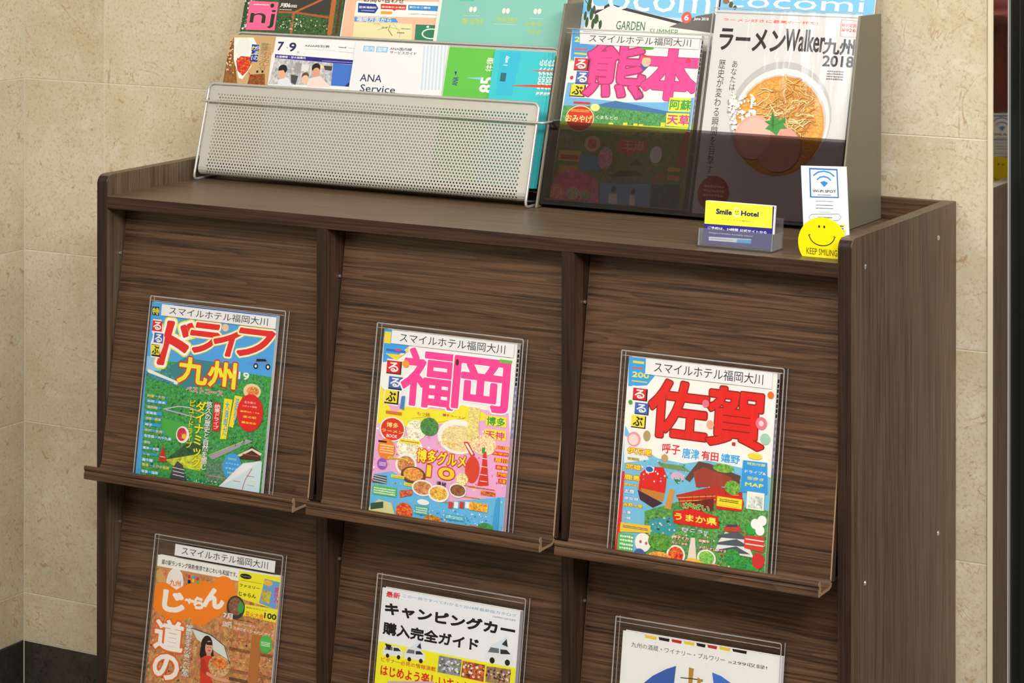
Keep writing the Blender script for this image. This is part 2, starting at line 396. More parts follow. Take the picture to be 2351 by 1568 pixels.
    def vtext(s, t, x0, y0, x1, y1, col, b=0, ol=()):
        n = len(t); ch = (y1 - y0) / n; R, _, _ = glyphs('国')
        ax, bx = min(v[0] for v in R) - .04, max(v[0] for v in R) + .04; ay, by = min(v[1] for v in R) - .04, max(v[1] for v in R) + .04
        for off, c in list(ol) + [(b, col)]:
            for i, g in enumerate(t):
                V, T, E = glyphs(g)
                yb = y1 - (i + 1) * ch
                def q(v):
                    u, w = (v[0] - ax) / (bx - ax), (v[1] - ay) / (by - ay)
                    if g == 'ー': u, w = 1 - w, 1 - u
                    if g in '、。': u, w = u + .55, w + .5
                    return (x0 + u * (x1 - x0), yb + w * ch)
                s.ink([q(v) for v in V], T, E, max(off, 0) * min(abs(x1 - x0), ch) * .62, c)
            s.layer()
    def run(s, ops):
        for o in ops:
            k = o[0]
            if k == 'r': s.rect(*o[1:5], o[5], PIX.get(o[6], 0) if len(o) > 6 else 0)
            elif k == 'p': s.concave([tuple(q) for q in o[1]], o[2], PIX.get(o[3], 0) if len(o) > 3 else 0)
            elif k == 'e': s.ell(o[1], o[2], max(o[3], .05), max(o[4], .05), o[5], PIX.get(o[6], 0) if len(o) > 6 else 0)
            elif k == 't': s.text(o[1], *o[2:6], o[6], o[7], o[8], o[9], o[10])
            elif k == 'v': s.vtext(o[1], *o[2:6], o[6], o[7], o[8])
            elif k == 'l': s.line([tuple(q) for q in o[1]], o[2], o[3])
            elif k == 's':
                r = random.Random(o[8])
                for i in range(o[1]):
                    x, y = r.uniform(o[4], o[6]), r.uniform(o[5], o[7]); a = r.uniform(.4, 1) * o[2]; th = r.uniform(0, 6.28)
                    n = r.choice((4, 5, 6)); c = r.choice(o[3])
                    s.poly([(x + a * r.uniform(.5, 1) * math.cos(th + j * 6.283 / n), y + a * r.uniform(.5, 1) * math.sin(th + j * 6.283 / n)) for j in range(n)], c)
                    s.k += .35
            elif k == 'b':
                x0, y0, x1, y1, n, c, gap = o[1:8]; y1 = max(y1, y0 + .6); r = random.Random(int(x0 * 7 + y0 * 13)); lh = (y1 - y0) / n
                for i in range(n):
                    x = x0; yb = y1 - (i + 1) * lh + lh * gap * .5; hh = lh * (1 - gap)
                    while x < x1:
                        ww = max(.15, min(r.uniform(.5, 1.2) * hh, x1 - x)); s.rect(x, yb + hh * r.uniform(0, .2), x + ww, yb + hh * r.uniform(.75, 1), c); x += ww + hh * .22
            elif k == 'n':
                cx, cy, rx, ry, n, cols, seed = o[1:8]; r = random.Random(seed)
                for i in range(n * 2):
                    a = r.uniform(0, 6.28); d = r.uniform(0, .8); x, y = cx + rx * d * math.cos(a), cy + ry * d * math.sin(a)
                    th = r.uniform(-.5, .9) + math.pi * (r.random() < .5); P = [(x, y)]; kk = r.uniform(-.12, .12)
                    for j in range(12):
                        th += kk + .25 * math.sin(j * .9 + i); x += 2.2 * math.cos(th); y += 2.2 * math.sin(th)
                        if ((x - cx) / rx) ** 2 + ((y - cy) / ry) ** 2 > 1: break
                        P.append((x, y))
                    c = r.choice(cols); s.line(P, 2.0, 'A8661E'); s.layer(); s.line(P, 1.5, c); s.layer()
            s.layer()
    def mesh(s, name, parent, loc, thick=.0003):
        """sheet with its ink; local x right, z up, printed side towards -y"""
        w, h = s.w / 1000, s.h / 1000
        y0 = 0.0; base = [(0, y0, 0), (w, y0, 0), (w, y0, h), (0, y0, h), (0, y0 + thick, 0), (w, y0 + thick, 0), (w, y0 + thick, h), (0, y0 + thick, h)]
        i0 = len(s.V); V = s.V + base
        F = s.F + [tuple(i0 + i for i in q) for q in [(0, 1, 2, 3), (7, 6, 5, 4), (1, 5, 6, 2), (0, 3, 7, 4), (3, 2, 6, 7), (0, 4, 5, 1)]]
        C = s.C + ['F1EFEA'] * 6; MI = s.MI + [0] * 6
        me = bpy.data.meshes.new(name); me.from_pydata(V, [], F)
        at = me.color_attributes.new('Col', 'FLOAT_COLOR', 'CORNER'); vals = []
        cache = {}
        for f, c in zip(F, C):
            if c not in cache: cache[c] = list(lin(c))
            vals += cache[c] * len(f)
        at.data.foreach_set('color', vals); me.polygons.foreach_set('material_index', MI)
        return link(name, me, PM, parent, loc)
COVER = json.loads(r'''{"drive":{"w":222,"h":249,"ops":[["r",0,0,222,249,"4FA9E8"],
["p",[[0.4,167.8],[225.9,163.5],[224.9,-4.6],[11.4,-31.9]],"3E9A4E","foliage"],
["p",[[1.8,158.1],[47.5,162.1],[62.1,158.9],[75.5,146.8],[58.7,132.4],[1.9,140.6]],"3F8E86","foliage"],
["p",[[-0.0,170.7],[36.8,171.7],[27.6,152.2],[1.8,149.3]],"9CC8EC"],
["p",[[45.2,161.9],[68.2,175.1],[116.4,174.5],[158.1,175.2],[172.3,152.8],[70.5,131.8],[44.1,153.0]],"3D8793"],
["r",0.3,255.8,220.1,258.6,"F5E46A"],
["p",[[38.7,248.5],[220.1,250.5],[220.1,248.0],[39.0,246.3]],"4563B8"],
["p",[[1.2,242.0],[13.8,242.3],[14.4,229.9],[2.4,229.7]],"2A2A28"],
["t","特",2.1,230.9,14.2,240.6,"F0E24A",0.03,[],0,0],
["t","ド",18.6,160.2,82.6,225.4,"E22B26",0.06,[[0.13,"F8E93A"],[0.1,"FFFFFF"]],0.18,0],
["t","ラ",73.1,183.4,126.9,227.5,"E22B26",0.06,[[0.11,"F8E93A"],[0.085,"FFFFFF"]],0.18,0],
["t","イ",115.4,184.0,173.2,228.0,"E22B26",0.06,[[0.11,"F8E93A"],[0.085,"FFFFFF"]],0.18,0],
["t","フ",157.5,187.0,222.1,227.4,"E22B26",0.06,[[0.11,"F8E93A"],[0.085,"FFFFFF"]],0.18,0],
["p",[[4.4,223.9],[19.9,224.5],[23.9,217.5],[24.6,203.7],[29.2,200.3],[28.0,187.4],[22.4,172.1],[22.8,169.7],[7.2,170.0],[4.6,188.8],[7.5,202.0],[4.6,205.6]],"F4F3EE"],
["r",4.6,207.5,22.3,222.4,"D8232F"],
["t","る",6.2,209.3,20.8,221.1,"F4F3EE",0.045,[],0,0],
["r",9.7,191.1,26.3,205.1,"3C5CB4"],
["t","る",11.3,191.9,24.4,203.8,"F4F3EE",0.045,[],0,0],
["p",[[6.4,188.5],[20.8,188.1],[24.3,171.3],[8.2,171.5]],"1A1718"],
["r",7.1,174.0,22.2,187.6,"F0E03C"],
["t","ぶ",8.2,174.9,20.9,186.8,"1A1718",0.045,[],0,0],
["t","九州",57.4,139.1,161.3,176.8,"F2EC3A",0.055,[[0.1,"E22B26"]],0,0],
["t","'19",156.9,155.0,183.5,165.9,"F4F3EE",0.05,[],0,0],
["t","ベストコース",75.8,128.2,140.8,135.7,"C9243A",0.03,[[0.08,"FFFFFF"]],0,0],
["p",[[177.3,178.7],[189.2,184.3],[194.5,188.3],[209.3,188.9],[216.8,183.5],[216.3,177.7],[179.9,175.6]],"5C9BE0"],
["p",[[193.6,186.3],[208.4,187.4],[211.6,184.4],[192.9,182.3]],"1A1718"],
["e",193.1,176.1,4.1,4.2,"1A1718"],
["e",214.1,177.0,4.1,4.2,"1A1718"],
["e",193.1,176.1,2.0,2.0,"F4F3EE"],
["e",214.1,177.0,2.0,2.0,"F4F3EE"],
["l",[[6.5,149.9],[57.9,138.1]],5,"F4F3EE"],
["l",[[11.9,145.6],[53.3,137.6]],1.4,"3E8FDC"],
["e",191.0,140.5,15.2,10.7,"F2D9A8"],
["e",192.1,140.7,10.5,6.6,"D98B4A","food"],
["e",134.6,224.1,5.8,5.4,"F3C9A0"],
["s",140,2.6,["2E6A36","4FA04A","8CC85A","1F4A2C","66B04E"],25.2,10.0,226.6,62.3,55],
["s",60,3,["2E6A36","3F8A44","245A30","7AB85A"],53.9,92.5,163.8,120.5,56],
["p",[[38.9,86.8],[93.1,82.2],[95.4,64.7],[62.3,58.8],[40.9,64.2]],"4DAE4F"],
["p",[[56.2,32.5],[88.0,57.0],[114.2,59.1],[123.6,51.4],[98.5,41.5],[54.2,29.3]],"2E5B3E","foliage"],
["p",[[51.8,29.0],[110.2,43.9],[124.9,40.9],[113.3,20.0],[64.8,22.8]],"C4CC3A","food2"],
["l",[[39.7,98.9],[65.6,105.9],[85.1,106.1],[121.0,99.3]],1.3,"E0D4E6"],
["l",[[43.4,98.8],[97.6,93.7]],1.6,"C9BEDA"],
["p",[[125.9,42.9],[189.8,74.0],[200.6,72.4],[134.7,39.1]],"A9A3B4"],
["l",[[125.7,43.9],[189.9,73.1]],0.8,"D8D848"],
["p",[[123.2,35.8],[158.2,41.0],[162.3,8.6],[125.8,6.0]],"5F8A68","foliage"],
["r",126.8,16.0,159.0,16.8,"E58CA0"],
["s",70,2.2,["2F6B3A","3E8A46","6FB84F","1F4A30"],159.6,62.2,220.6,78.3,5],
["s",60,1.6,["FFFFFF","7FC8E8","3E9ADC","2F6B4A"],90.7,4.4,174.6,9.4,6],
["r",7.4,114.6,45.9,116.3,"2FA3EA"],
["t","阿蘇・久住",9.0,112.7,40.5,117.5,"F3DB3A",0.03,[],0,0],
["r",8.2,105.5,44.7,110.3,"2FA3EA"],
["t","別府・国東",9.8,106.1,41.8,109.3,"F4F3EE",0.03,[],0,0],
["r",8.3,97.8,34.7,101.3,"2FA3EA"],
["t","湯布院",9.9,96.8,28.9,101.6,"F3DB3A",0.03,[],0,0],
["r",7.4,89.2,38.4,94.2,"2FA3EA"],
["t","志賀島",9.1,89.1,28.3,93.1,"F4F3EE",0.03,[],0,0],
["r",8.1,81.3,38.2,85.2,"2FA3EA"],
["t","佐賀・唐津",9.7,81.1,36.7,85.2,"F3DB3A",0.03,[],0,0],
["r",8.0,72.8,38.2,77.2,"2FA3EA"],
["t","呼子",9.6,71.9,22.5,76.2,"F4F3EE",0.03,[],0,0],
["r",8.1,64.9,46.6,68.3,"2FA3EA"],
["t","平戸・生月",9.7,63.8,41.3,68.6,"F3DB3A",0.03,[],0,0],
["r",8.0,57.1,60.5,59.8,"2FA3EA"],
["t","佐世保・九十九島",9.7,56.0,58.9,60.7,"F4F3EE",0.03,[],0,0],
["r",9.2,47.7,23.4,51.5,"2FA3EA"],
["t","雲仙",10.9,47.4,21.8,51.6,"F3DB3A",0.03,[],0,0],
["r",8.6,39.9,40.4,43.0,"2FA3EA"],
["t","熊本・天草",10.2,39.2,38.8,43.5,"F4F3EE",0.03,[],0,0],
["r",9.2,31.7,37.8,34.7,"2FA3EA"],
["t","人吉",10.8,31.0,23.4,33.7,"F3DB3A",0.03,[],0,0],
["r",9.1,22.6,31.8,26.7,"2FA3EA"],
["t","高千穂",10.7,22.2,29.6,26.9,"F4F3EE",0.03,[],0,0],
["r",9.7,17.0,61.7,18.4,"2FA3EA"],
["t","霧島・えびの高原",11.3,15.3,60.2,20.0,"F3DB3A",0.03,[],0,0],
["r",9.7,6.8,42.6,10.1,"2FA3EA"],
["t","桜島・指宿",11.3,6.1,41.0,10.6,"F4F3EE",0.03,[],0,0],
["v","ダイナミック",97.2,23.9,114.0,117.0,"F6E829",0.05,[[0.09,"2B5A34"]]],
["v","ビュードライブ",84.5,49.1,96.0,117.5,"F6E829",0.03,[[0.07,"2B5A34"]]],
["v","悠久の歴史と自然を感じ",114.7,22.4,124.9,118.5,"F4F3EE",0.03,[[0.06,"3A5A44"]]],
["p",[[127.7,118.0],[139.7,118.3],[141.6,79.1],[128.5,78.5]],"DE2430"],
["v","絶景ドライブ",129.5,80.8,139.6,116.2,"F4F3EE",0.02,[]],
["p",[[144.7,125.9],[159.7,125.6],[154.7,69.9],[144.1,68.6]],"F5E52E"],
["v","大満喫だ",147.6,73.8,154.8,122.2,"3A8EDC",0.02,[]],
["p",[[162.6,131.9],[175.8,131.4],[164.5,86.7],[157.2,87.8]],"F5E52E"],
["v","温泉巡り",163.6,90.4,171.2,128.0,"3A8EDC",0.02,[]],
["e",191.3,110.5,22.5,26.0,"E02428"],
["t","立ち寄り",179.9,123.2,199.3,126.4,"F4F3EE",0.02,[],0,0],
["t","スポット情報",177.0,118.1,202.3,120.6,"F4F3EE",0.02,[],0,0],
["t","最新SA・PA",174.4,110.4,207.9,112.9,"F6E829",0.03,[],0,0],
["t","道の駅",180.0,103.0,202.9,106.2,"F6E829",0.03,[],0,0],
["t","露店完全",178.6,95.2,203.8,98.2,"F6E829",0.03,[],0,0],
["e",78.2,67.1,11.6,11.8,"F4F3EE"],
["e",76.9,67.5,8.5,9.3,"C8323A","food"],
["e",80.9,65.0,4.3,3.7,"F2C62E"],
["p",[[45.7,47.0],[50.5,38.7],[54.6,26.4],[40.3,24.6],[42.1,37.7]],"C8302E"],
["r",42.2,31.9,51.4,32.7,"F4F3EE"],
["p",[[65.5,17.9],[73.5,29.7],[83.8,25.1],[92.5,4.7],[62.6,3.9]],"4A4A54"],
["l",[[66.4,20.0],[87.1,18.7]],0.9,"F4F3EE"],
["l",[[67.1,15.2],[87.7,13.9]],0.9,"F4F3EE"],
["l",[[67.7,10.4],[88.4,9.1]],0.9,"F4F3EE"],
["e",169.2,33.7,15.8,18.6,"3BA4E6"],
["t","特別付録",161.3,42.2,175.9,45.3,"F3DB3A",0.02,[],0,0],
["t","スペシャル",157.4,36.1,181.3,38.5,"F4F3EE",0.02,[],0,0],
["t","ドライブ",159.4,29.0,178.7,32.0,"F4F3EE",0.03,[],0,0],
["t","MAP",162.5,23.0,177.0,26.0,"F3DB3A",0.03,[],0,0],
["p",[[179.7,49.5],[200.2,65.6],[215.1,58.6],[216.5,47.2],[181.3,45.8]],"4A3028"],
["p",[[176.1,50.0],[200.5,62.7],[218.8,57.1],[215.7,53.9],[200.9,59.8],[181.0,48.7]],"E8DFC8"],
["r",185.3,52.2,213.4,53.5,"B43A2C"],
["p",[[144.6,-1.3],[187.8,40.8],[216.6,46.2],[220.0,46.7],[219.7,-0.4]],"CFE3EA"],
["p",[[144.6,-1.3],[185.7,38.6],[218.7,47.9],[184.0,23.9]],"E9E9E9"],
["r",195.7,23.6,208.7,24.4,"D84A4A"],
["r",198.8,17.3,211.8,18.0,"F0E048"],
["r",197.2,11.3,210.1,12.1,"E88A9A"],
["r",173.3,14.1,186.3,14.8,"D84A4A"],
["r",168.7,3.9,181.7,4.6,"F0E048"],
["r",186.6,1.4,199.6,2.1,"E88A9A"],
["l",[[203.8,35.0],[194.1,18.4],[189.2,0.5]],1,"C03838"]]},"city_pink":{"w":211,"h":249,"ops":[["r",0,0,211,249,"F4F4F0"],
["p",[[2.0,171.0],[52.6,139.9],[103.5,159.0],[206.0,156.9],[212.7,116.3],[212.9,-1.8],[-1.1,-1.3]],"EFB2DC"],
["p",[[1.7,173.3],[23.7,136.8],[46.6,148.3],[104.2,150.1],[134.5,160.2],[170.8,153.0],[171.3,144.2],[105.5,132.4],[51.6,121.9],[1.4,120.7]],"F3EA3C"],
["p",[[2.1,52.4],[31.3,60.2],[71.3,45.9],[128.0,32.0],[213.1,49.0],[210.5,-1.1],[-1.1,-1.7]],"6DC0EC"],
["s",150,2.6,["F6D7EA","F4E98A","E88AB8","FFFFFF","F0B84A","9ED8F0","D8503A"],-0.1,38.5,211.1,134.1,51],
["s",90,2.4,["FFFFFF","4FA8D8","9ADCF4","3A8AC0","5AB06A"],2.1,0.2,212.8,16.0,52],
["p",[[0.2,249.1],[38.6,250.3],[41.9,229.1],[16.7,207.6],[2.1,203.8]],"3FA6E8"],
["r",1.4,229.7,11.8,245.5,"F3DB3A"],
["p",[[4.9,215.9],[34.9,216.5],[40.5,228.9],[42.4,223.2],[22.1,208.2]],"F3DB3A"],
["r",5.6,219.1,37.3,222.7,"3D6FD0"],
["r",20.5,220.7,29.0,224.1,"E24A8A"],
["p",[[8.4,209.2],[32.8,209.3],[36.4,186.2],[40.5,170.5],[32.1,146.7],[9.1,148.8],[8.6,167.1],[13.9,181.6]],"F4F3EE"],
["r",9.1,189.4,33.1,207.3,"1E1A1C"],
["r",9.1,190.8,30.8,207.3,"D8232F"],
["t","る",12.0,192.4,28.0,205.3,"F4F3EE",0.045,[],0,0],
["r",14.5,168.9,36.6,186.3,"1E1A1C"],
["r",14.5,170.8,34.9,186.3,"4668BE"],
["t","る",16.8,172.4,32.6,184.7,"F4F3EE",0.045,[],0,0],
["r",9.9,149.1,32.7,167.3,"1E1A1C"],
["r",9.9,151.1,30.3,167.3,"F0E03C"],
["t","ぶ",12.3,152.2,28.1,165.7,"1A1718",0.045,[],0,0],
["t","福",33.7,150.2,121.0,228.7,"F4479B",0.04,[[0.062,"FFFFFF"]],0,0],
["t","岡",115.8,154.6,204.8,225.5,"F4479B",0.045,[[0.065,"FFFFFF"]],0,0],
["t","8",193.3,230.0,205.4,242.0,"1A1718",0.06,[],0,0],
["r",186.2,222.0,205.7,226.5,"6BC24A"],
["r",172.2,138.1,204.3,151.4,"F2EA40"],
["t","博多",173.5,138.5,202.3,150.0,"3BA046",0.04,[],0,0],
["r",171.9,120.8,205.1,133.3,"F2EA40"],
["t","天神",173.2,121.6,202.5,131.7,"D8368C",0.04,[],0,0],
["r",179.2,109.4,212.5,113.5,"E8382E"],
["t","中央/川端",180.8,109.2,211.0,113.7,"F6E93A",0.02,[],0,0],
["r",185.9,100.9,212.1,105.7,"E8382E"],
["t","太宰府",187.4,101.7,210.6,104.8,"F6E93A",0.02,[],0,0],
["r",190.0,92.3,211.8,97.6,"E8382E"],
["t","柳川",191.5,91.4,210.2,98.5,"F6E93A",0.02,[],0,0],
["r",192.9,82.8,211.7,88.4,"E8382E"],
["t","糸島",194.5,83.7,210.2,87.5,"F6E93A",0.02,[],0,0],
["r",195.8,73.4,211.6,79.2,"E8382E"],
["t","門司",197.4,74.2,210.1,78.3,"F6E93A",0.02,[],0,0],
["r",198.7,65.0,211.2,71.1,"E8382E"],
["t","久留",200.2,65.8,209.7,70.3,"F6E93A",0.02,[],0,0],
["p",[[55.2,140.2],[83.6,146.7],[85.4,140.2],[55.8,133.6]],"F3EA3C"],
["t","もつ鍋",64.1,139.0,84.2,143.9,"C8303A",0.02,[],0,0],
["p",[[94.6,139.0],[140.2,151.9],[140.7,144.1],[95.1,132.4]],"F3EA3C"],
["t","博多ラーメン",104.5,141.8,139.6,145.7,"C8303A",0.02,[],0,0],
["e",132.2,117.8,33.2,23.0,"F4F3EE"],
["e",133.6,115.8,27.9,17.6,"EFD9A0","noodle"],
["r",144.9,117.0,162.7,159.1,"EBD98A","noodle"],
["e",65.0,119.0,15.9,13.5,"E8E2CC","food"],
["e",85.3,125.7,14.6,12.2,"4E8A4A","food"],
["e",56.8,93.8,21.2,16.2,"E9E1C8","food"],
["e",53.6,71.6,17.2,14.9,"F4F3EE"],
["e",53.6,71.6,13.8,11.4,"C98A5A","food"],
["e",66.3,59.1,19.9,11.4,"6A4A38"],
["e",66.2,60.2,15.9,8.7,"E2A04A","food"],
["e",173.0,111.7,18.6,13.5,"F1D0A4","food"],
["t","バリうま",99.5,104.3,128.0,108.6,"F4EE40",0.02,[[0.06,"D8302A"]],0,0],
["t","博多グルメ",69.6,77.6,147.4,95.3,"F4EE40",0.05,[[0.13,"D62A26"]],0,0],
["t","10",86.7,59.6,131.1,75.6,"F3D93A",0.06,[[0.12,"D62A26"]],0,0],
["t","連発",103.6,49.7,119.2,56.2,"1A1718",0.02,[],0,0],
["p",[[111.2,55.1],[126.1,58.0],[126.2,56.5]],"F4F3EE"],
["p",[[140.2,112.2],[147.8,113.1],[160.1,97.2],[153.9,94.4]],"D8302A"],
["p",[[142.9,110.4],[146.6,111.2],[157.5,98.0],[155.1,96.7]],"F4F3EE"],
["e",157.5,77.7,11.1,17.6,"DE4A30"],
["e",156.5,93.6,3.2,3.2,"DE4A30"],
["p",[[172.3,103.0],[177.2,103.6],[184.5,60.0],[167.3,57.8],[172.1,83.7]],"DC3A2E"],
["r",169.0,93.6,180.2,94.5,"F4F3EE"],
["r",169.6,83.0,180.8,83.9,"F4F3EE"],
["r",170.2,72.5,181.3,73.4,"F4F3EE"],
["r",170.7,64.1,181.8,65.0,"F4F3EE"],
["r",170.2,101.2,174.9,108.1,"3BA046"],
["e",27.1,115.8,20.7,16.8,"F4F3EE"],
["e",27.1,115.8,18.6,14.9,"DE3A2A"],
["t","博多",17.0,117.9,36.2,124.7,"F6EE8A",0.03,[],0,0],
["t","ラーメン",10.0,111.1,44.7,114.9,"F6EE8A",0.03,[],0,0],
["t","BOOK",18.7,104.4,36.0,108.8,"F4F3EE",0.03,[],0,0],
["r",14.1,135.8,39.8,139.8,"E2762E"],
["e",20.1,88.4,13.8,14.1,"F08A3A"],
["b",9.9,82.0,31.8,94.9,4,"FBE9A0",0.35],
["e",15.4,68.1,8.0,7.6,"A05AC0"],
["b",10.6,65.1,21.7,70.8,3,"F4F3EE",0.35],
["r",6.3,96.5,19.8,98.9,"1A1718"],
["p",[[3.4,52.5],[24.2,52.9],[25.3,42.3],[1.9,41.5]],"4E5A66"],
["l",[[2.2,51.3],[24.6,49.7]],0.8,"F4F3EE"],
["l",[[2.5,48.1],[24.9,46.5]],0.8,"F4F3EE"],
["l",[[2.9,44.9],[25.2,43.4]],0.8,"F4F3EE"],
["r",3.6,26.4,42.4,38.5,"5FBE62"],
["b",5.6,27.6,40.2,36.6,3,"F4F3EE",0.35],
["r",40.0,100.0,73.1,105.0,"F3EA3C"],
["b",41.8,101.2,71.5,103.5,1,"C8433A",0.25],
["r",24.2,76.2,55.8,79.0,"F3EA3C"],
["b",26.0,76.2,54.1,78.5,1,"C8433A",0.25],
["r",31.7,52.1,52.8,56.0,"F3EA3C"],
["b",33.5,53.2,51.2,54.5,1,"C8433A",0.25],
["r",53.2,44.0,81.7,47.9,"F3EA3C"],
["b",54.9,45.1,80.1,46.4,1,"C8433A",0.25],
["r",131.3,55.6,166.2,56.5,"F3EA3C"],
["b",132.9,55.0,164.7,56.7,1,"C8433A",0.25],
["r",151.3,55.1,195.8,55.8,"F3EA3C"],
["b",152.9,54.1,194.2,56.5,1,"C8433A",0.25],
["r",142.2,41.0,174.4,42.1,"F3EA3C"],
["b",143.8,40.6,172.9,42.2,1,"C8433A",0.25],
["r",105.5,29.8,135.6,31.2,"F3EA3C"],
["b",107.1,29.5,134.0,31.2,1,"C8433A",0.25],
["e",83.0,44.2,17.2,10.8,"F4F3EE"],
["e",83.0,44.2,14.6,8.7,"C98A5A","food"],
["e",108.6,40.0,16.5,11.4,"F4F3EE"],
["e",108.6,40.4,13.8,8.9,"E6B252","food"],
["e",138.1,47.9,13.3,9.7,"F4F3EE"],
["e",138.1,47.9,11.7,7.6,"8A5A3A","food"],
["e",143.3,63.3,9.3,8.1,"E8D8A0","food"],
["p",[[46.6,36.4],[66.7,40.0],[67.4,32.7],[48.7,27.2]],"C8653A","food"],
["r",173.8,46.9,196.2,52.4,"C96A2A","food"],
["r",157.5,25.0,186.3,35.8,"E8A83A","food"],
["r",125.5,23.2,132.0,31.7,"D8403A"],
["r",134.1,24.3,140.7,32.8,"F4F3EE"],
["r",142.8,25.4,149.2,33.9,"D8403A"],
["r",151.4,26.5,157.8,35.0,"F4F3EE"],
["p",[[0.4,8.3],[14.6,20.7],[35.5,18.1],[45.0,-0.5],[0.2,-1.6]],"D9D8A0"],
["p",[[2.4,13.9],[22.6,18.6],[23.4,10.2],[3.3,5.5]],"3E5A44"],
["e",56.8,9.3,13.3,12.2,"D8602E","food"],
["r",73.5,9.0,94.7,20.9,"4FB6A0"],
["b",75.0,10.5,93.3,19.0,3,"F4F3EE",0.35],
["r",120.4,8.3,151.8,15.5,"4FB6C8"],
["b",123.0,10.0,149.2,13.8,2,"F4F3EE",0.35],
["e",85.8,25.6,9.6,3.8,"F4F3EE"],
["s",50,1.8,["FFFFFF","3F9AD8","8FD0F0"],93.7,1.7,193.5,21.4,3],
["p",[[197.6,42.9],[201.0,47.5],[203.5,45.7],[204.4,0.1],[194.8,-0.2]],"49A8D8"],
["r",117.8,-0.2,169.2,3.5,"3C9ED8"],
["e",166.9,1.7,11.9,3.8,"D84A3A"],
["e",186.1,4.7,11.9,6.8,"4A9A4A","foliage"],
["e",102.6,3.9,14.6,6.8,"C98A3A","food"],
["p",[[37.4,161.0],[43.1,162.8],[43.0,143.4],[36.3,144.9]],"4A8AC8"],
["e",40.0,205.3,5.8,4.9,"F0A03A"],
["e",120.9,215.8,2.4,4.3,"5A2A1A"]]},"saga_red":{"w":211,"h":250,"ops":[["r",0,0,211,250,"F4F3EC"],
["p",[[1.8,161.5],[16.6,141.3],[51.3,125.7],[89.5,123.5],[122.1,131.4],[168.8,128.1],[212.4,120.6],[212.0,0.3],[0.2,0.0]],"7CC4E2"],
["p",[[1.5,148.4],[26.3,142.3],[39.6,122.3],[3.9,114.1]],"E8F0F0"],
["p",[[38.7,57.3],[100.7,81.0],[212.6,79.8],[212.0,0.3],[42.2,-0.7]],"5E9A4E","foliage"],
["p",[[46.3,48.0],[78.5,55.9],[88.6,38.9],[61.6,23.6],[44.8,33.6]],"3FA0A8"],
["p",[[-0.5,249.3],[24.6,249.4],[25.7,231.1],[39.5,229.0],[29.1,215.6],[2.1,211.8]],"3FA6E8"],
["r",6.1,242.3,22.5,245.3,"F3DB3A"],
["t","200",6.5,224.4,31.1,231.5,"F6E64A",0.05,[],0,0],
["r",6.5,218.7,28.9,220.1,"F3DB3A"],
["r",5.4,235.4,22.9,237.2,"E85A4A"],
["p",[[8.2,213.5],[30.5,213.4],[34.1,193.6],[35.8,178.3],[30.1,159.0],[9.3,160.1],[9.5,175.6],[10.8,193.5]],"F4F3EE"],
["r",9.6,195.1,30.8,210.9,"1E1A1C"],
["r",9.6,196.2,28.8,210.9,"D8232F"],
["t","る",12.2,197.8,26.5,209.4,"F4F3EE",0.045,[],0,0],
["r",13.8,177.7,34.3,192.7,"1E1A1C"],
["r",13.8,178.9,32.8,192.7,"4668BE"],
["t","る",16.3,180.4,30.3,191.2,"F4F3EE",0.045,[],0,0],
["r",10.2,160.2,31.2,176.3,"1E1A1C"],
["r",10.2,161.6,29.5,176.3,"F0E03C"],
["t","ぶ",12.5,162.8,26.9,174.8,"1A1718",0.045,[],0,0],
["t","佐",33.4,152.3,119.1,226.2,"E22B26",0.04,[[0.055,"8E2420"]],0,0],
["t","賀",116.6,151.3,198.4,226.0,"E22B26",0.04,[[0.055,"8E2420"]],0,0],
["p",[[140.1,246.7],[209.3,245.6],[209.5,226.8],[143.0,226.8]],"F4F3EC"],
["t","呼子",57.4,133.0,83.1,145.7,"D8343A",0.04,[[0.07,"FFFFFF"]],0,0],
["t","唐津",86.2,130.1,110.4,143.4,"3FA6DC",0.04,[[0.07,"FFFFFF"]],0,0],
["t","有田",113.5,131.4,137.4,143.2,"D8343A",0.04,[[0.07,"FFFFFF"]],0,0],
["t","嬉野",141.0,131.8,167.5,143.0,"3FA6DC",0.04,[[0.07,"FFFFFF"]],0,0],
["t","伊万里",7.4,126.9,42.9,134.9,"F3EA3C",0.04,[[0.12,"D23A30"]],0,0],
["e",15.9,145.5,9.7,9.4,"E79AA8"],
["e",15.4,145.0,7.3,6.9,"F2D9D4"],
["e",34.2,151.8,5.3,6.9,"B89A6A"],
["t","有田焼",8.7,119.0,25.3,122.1,"8ACB4A",0.04,[[0.13,"D23A30"]],0,0],
["t","武雄",6.9,107.3,29.0,114.0,"F3EA3C",0.04,[[0.13,"D23A30"]],0,0],
["t","鹿島",6.1,93.6,29.3,100.5,"F3EA3C",0.04,[[0.13,"D23A30"]],0,0],
["t","肥前浜宿",6.9,86.4,31.0,88.9,"F3EA3C",0.04,[[0.13,"D23A30"]],0,0],
["t","太良",6.9,76.5,22.1,82.2,"F4F3EE",0.04,[[0.13,"4A9AD0"]],0,0],
["t","波佐見",7.4,68.5,29.0,72.2,"F4F3EE",0.04,[[0.13,"4A9AD0"]],0,0],
["t","吉野ヶ里",7.4,60.0,35.0,64.4,"F3EA3C",0.04,[[0.13,"D23A30"]],0,0],
["t","三瀬",7.2,50.9,19.0,54.6,"F4F3EE",0.04,[[0.13,"4A9AD0"]],0,0],
["t","小城",7.0,43.8,19.5,47.4,"F4F3EE",0.04,[[0.13,"4A9AD0"]],0,0],
["p",[[2.3,103.2],[5.9,103.6],[7.1,1.9],[0.1,1.6]],"E0342C"],
["p",[[28.7,104.1],[40.0,113.8],[61.4,115.1],[66.8,104.1],[66.4,87.4],[63.7,72.6],[27.6,82.9]],"DE2A24"],
["p",[[35.5,110.1],[38.8,114.7],[48.4,113.7],[47.6,107.2],[37.0,105.0]],"F4F3EE"],
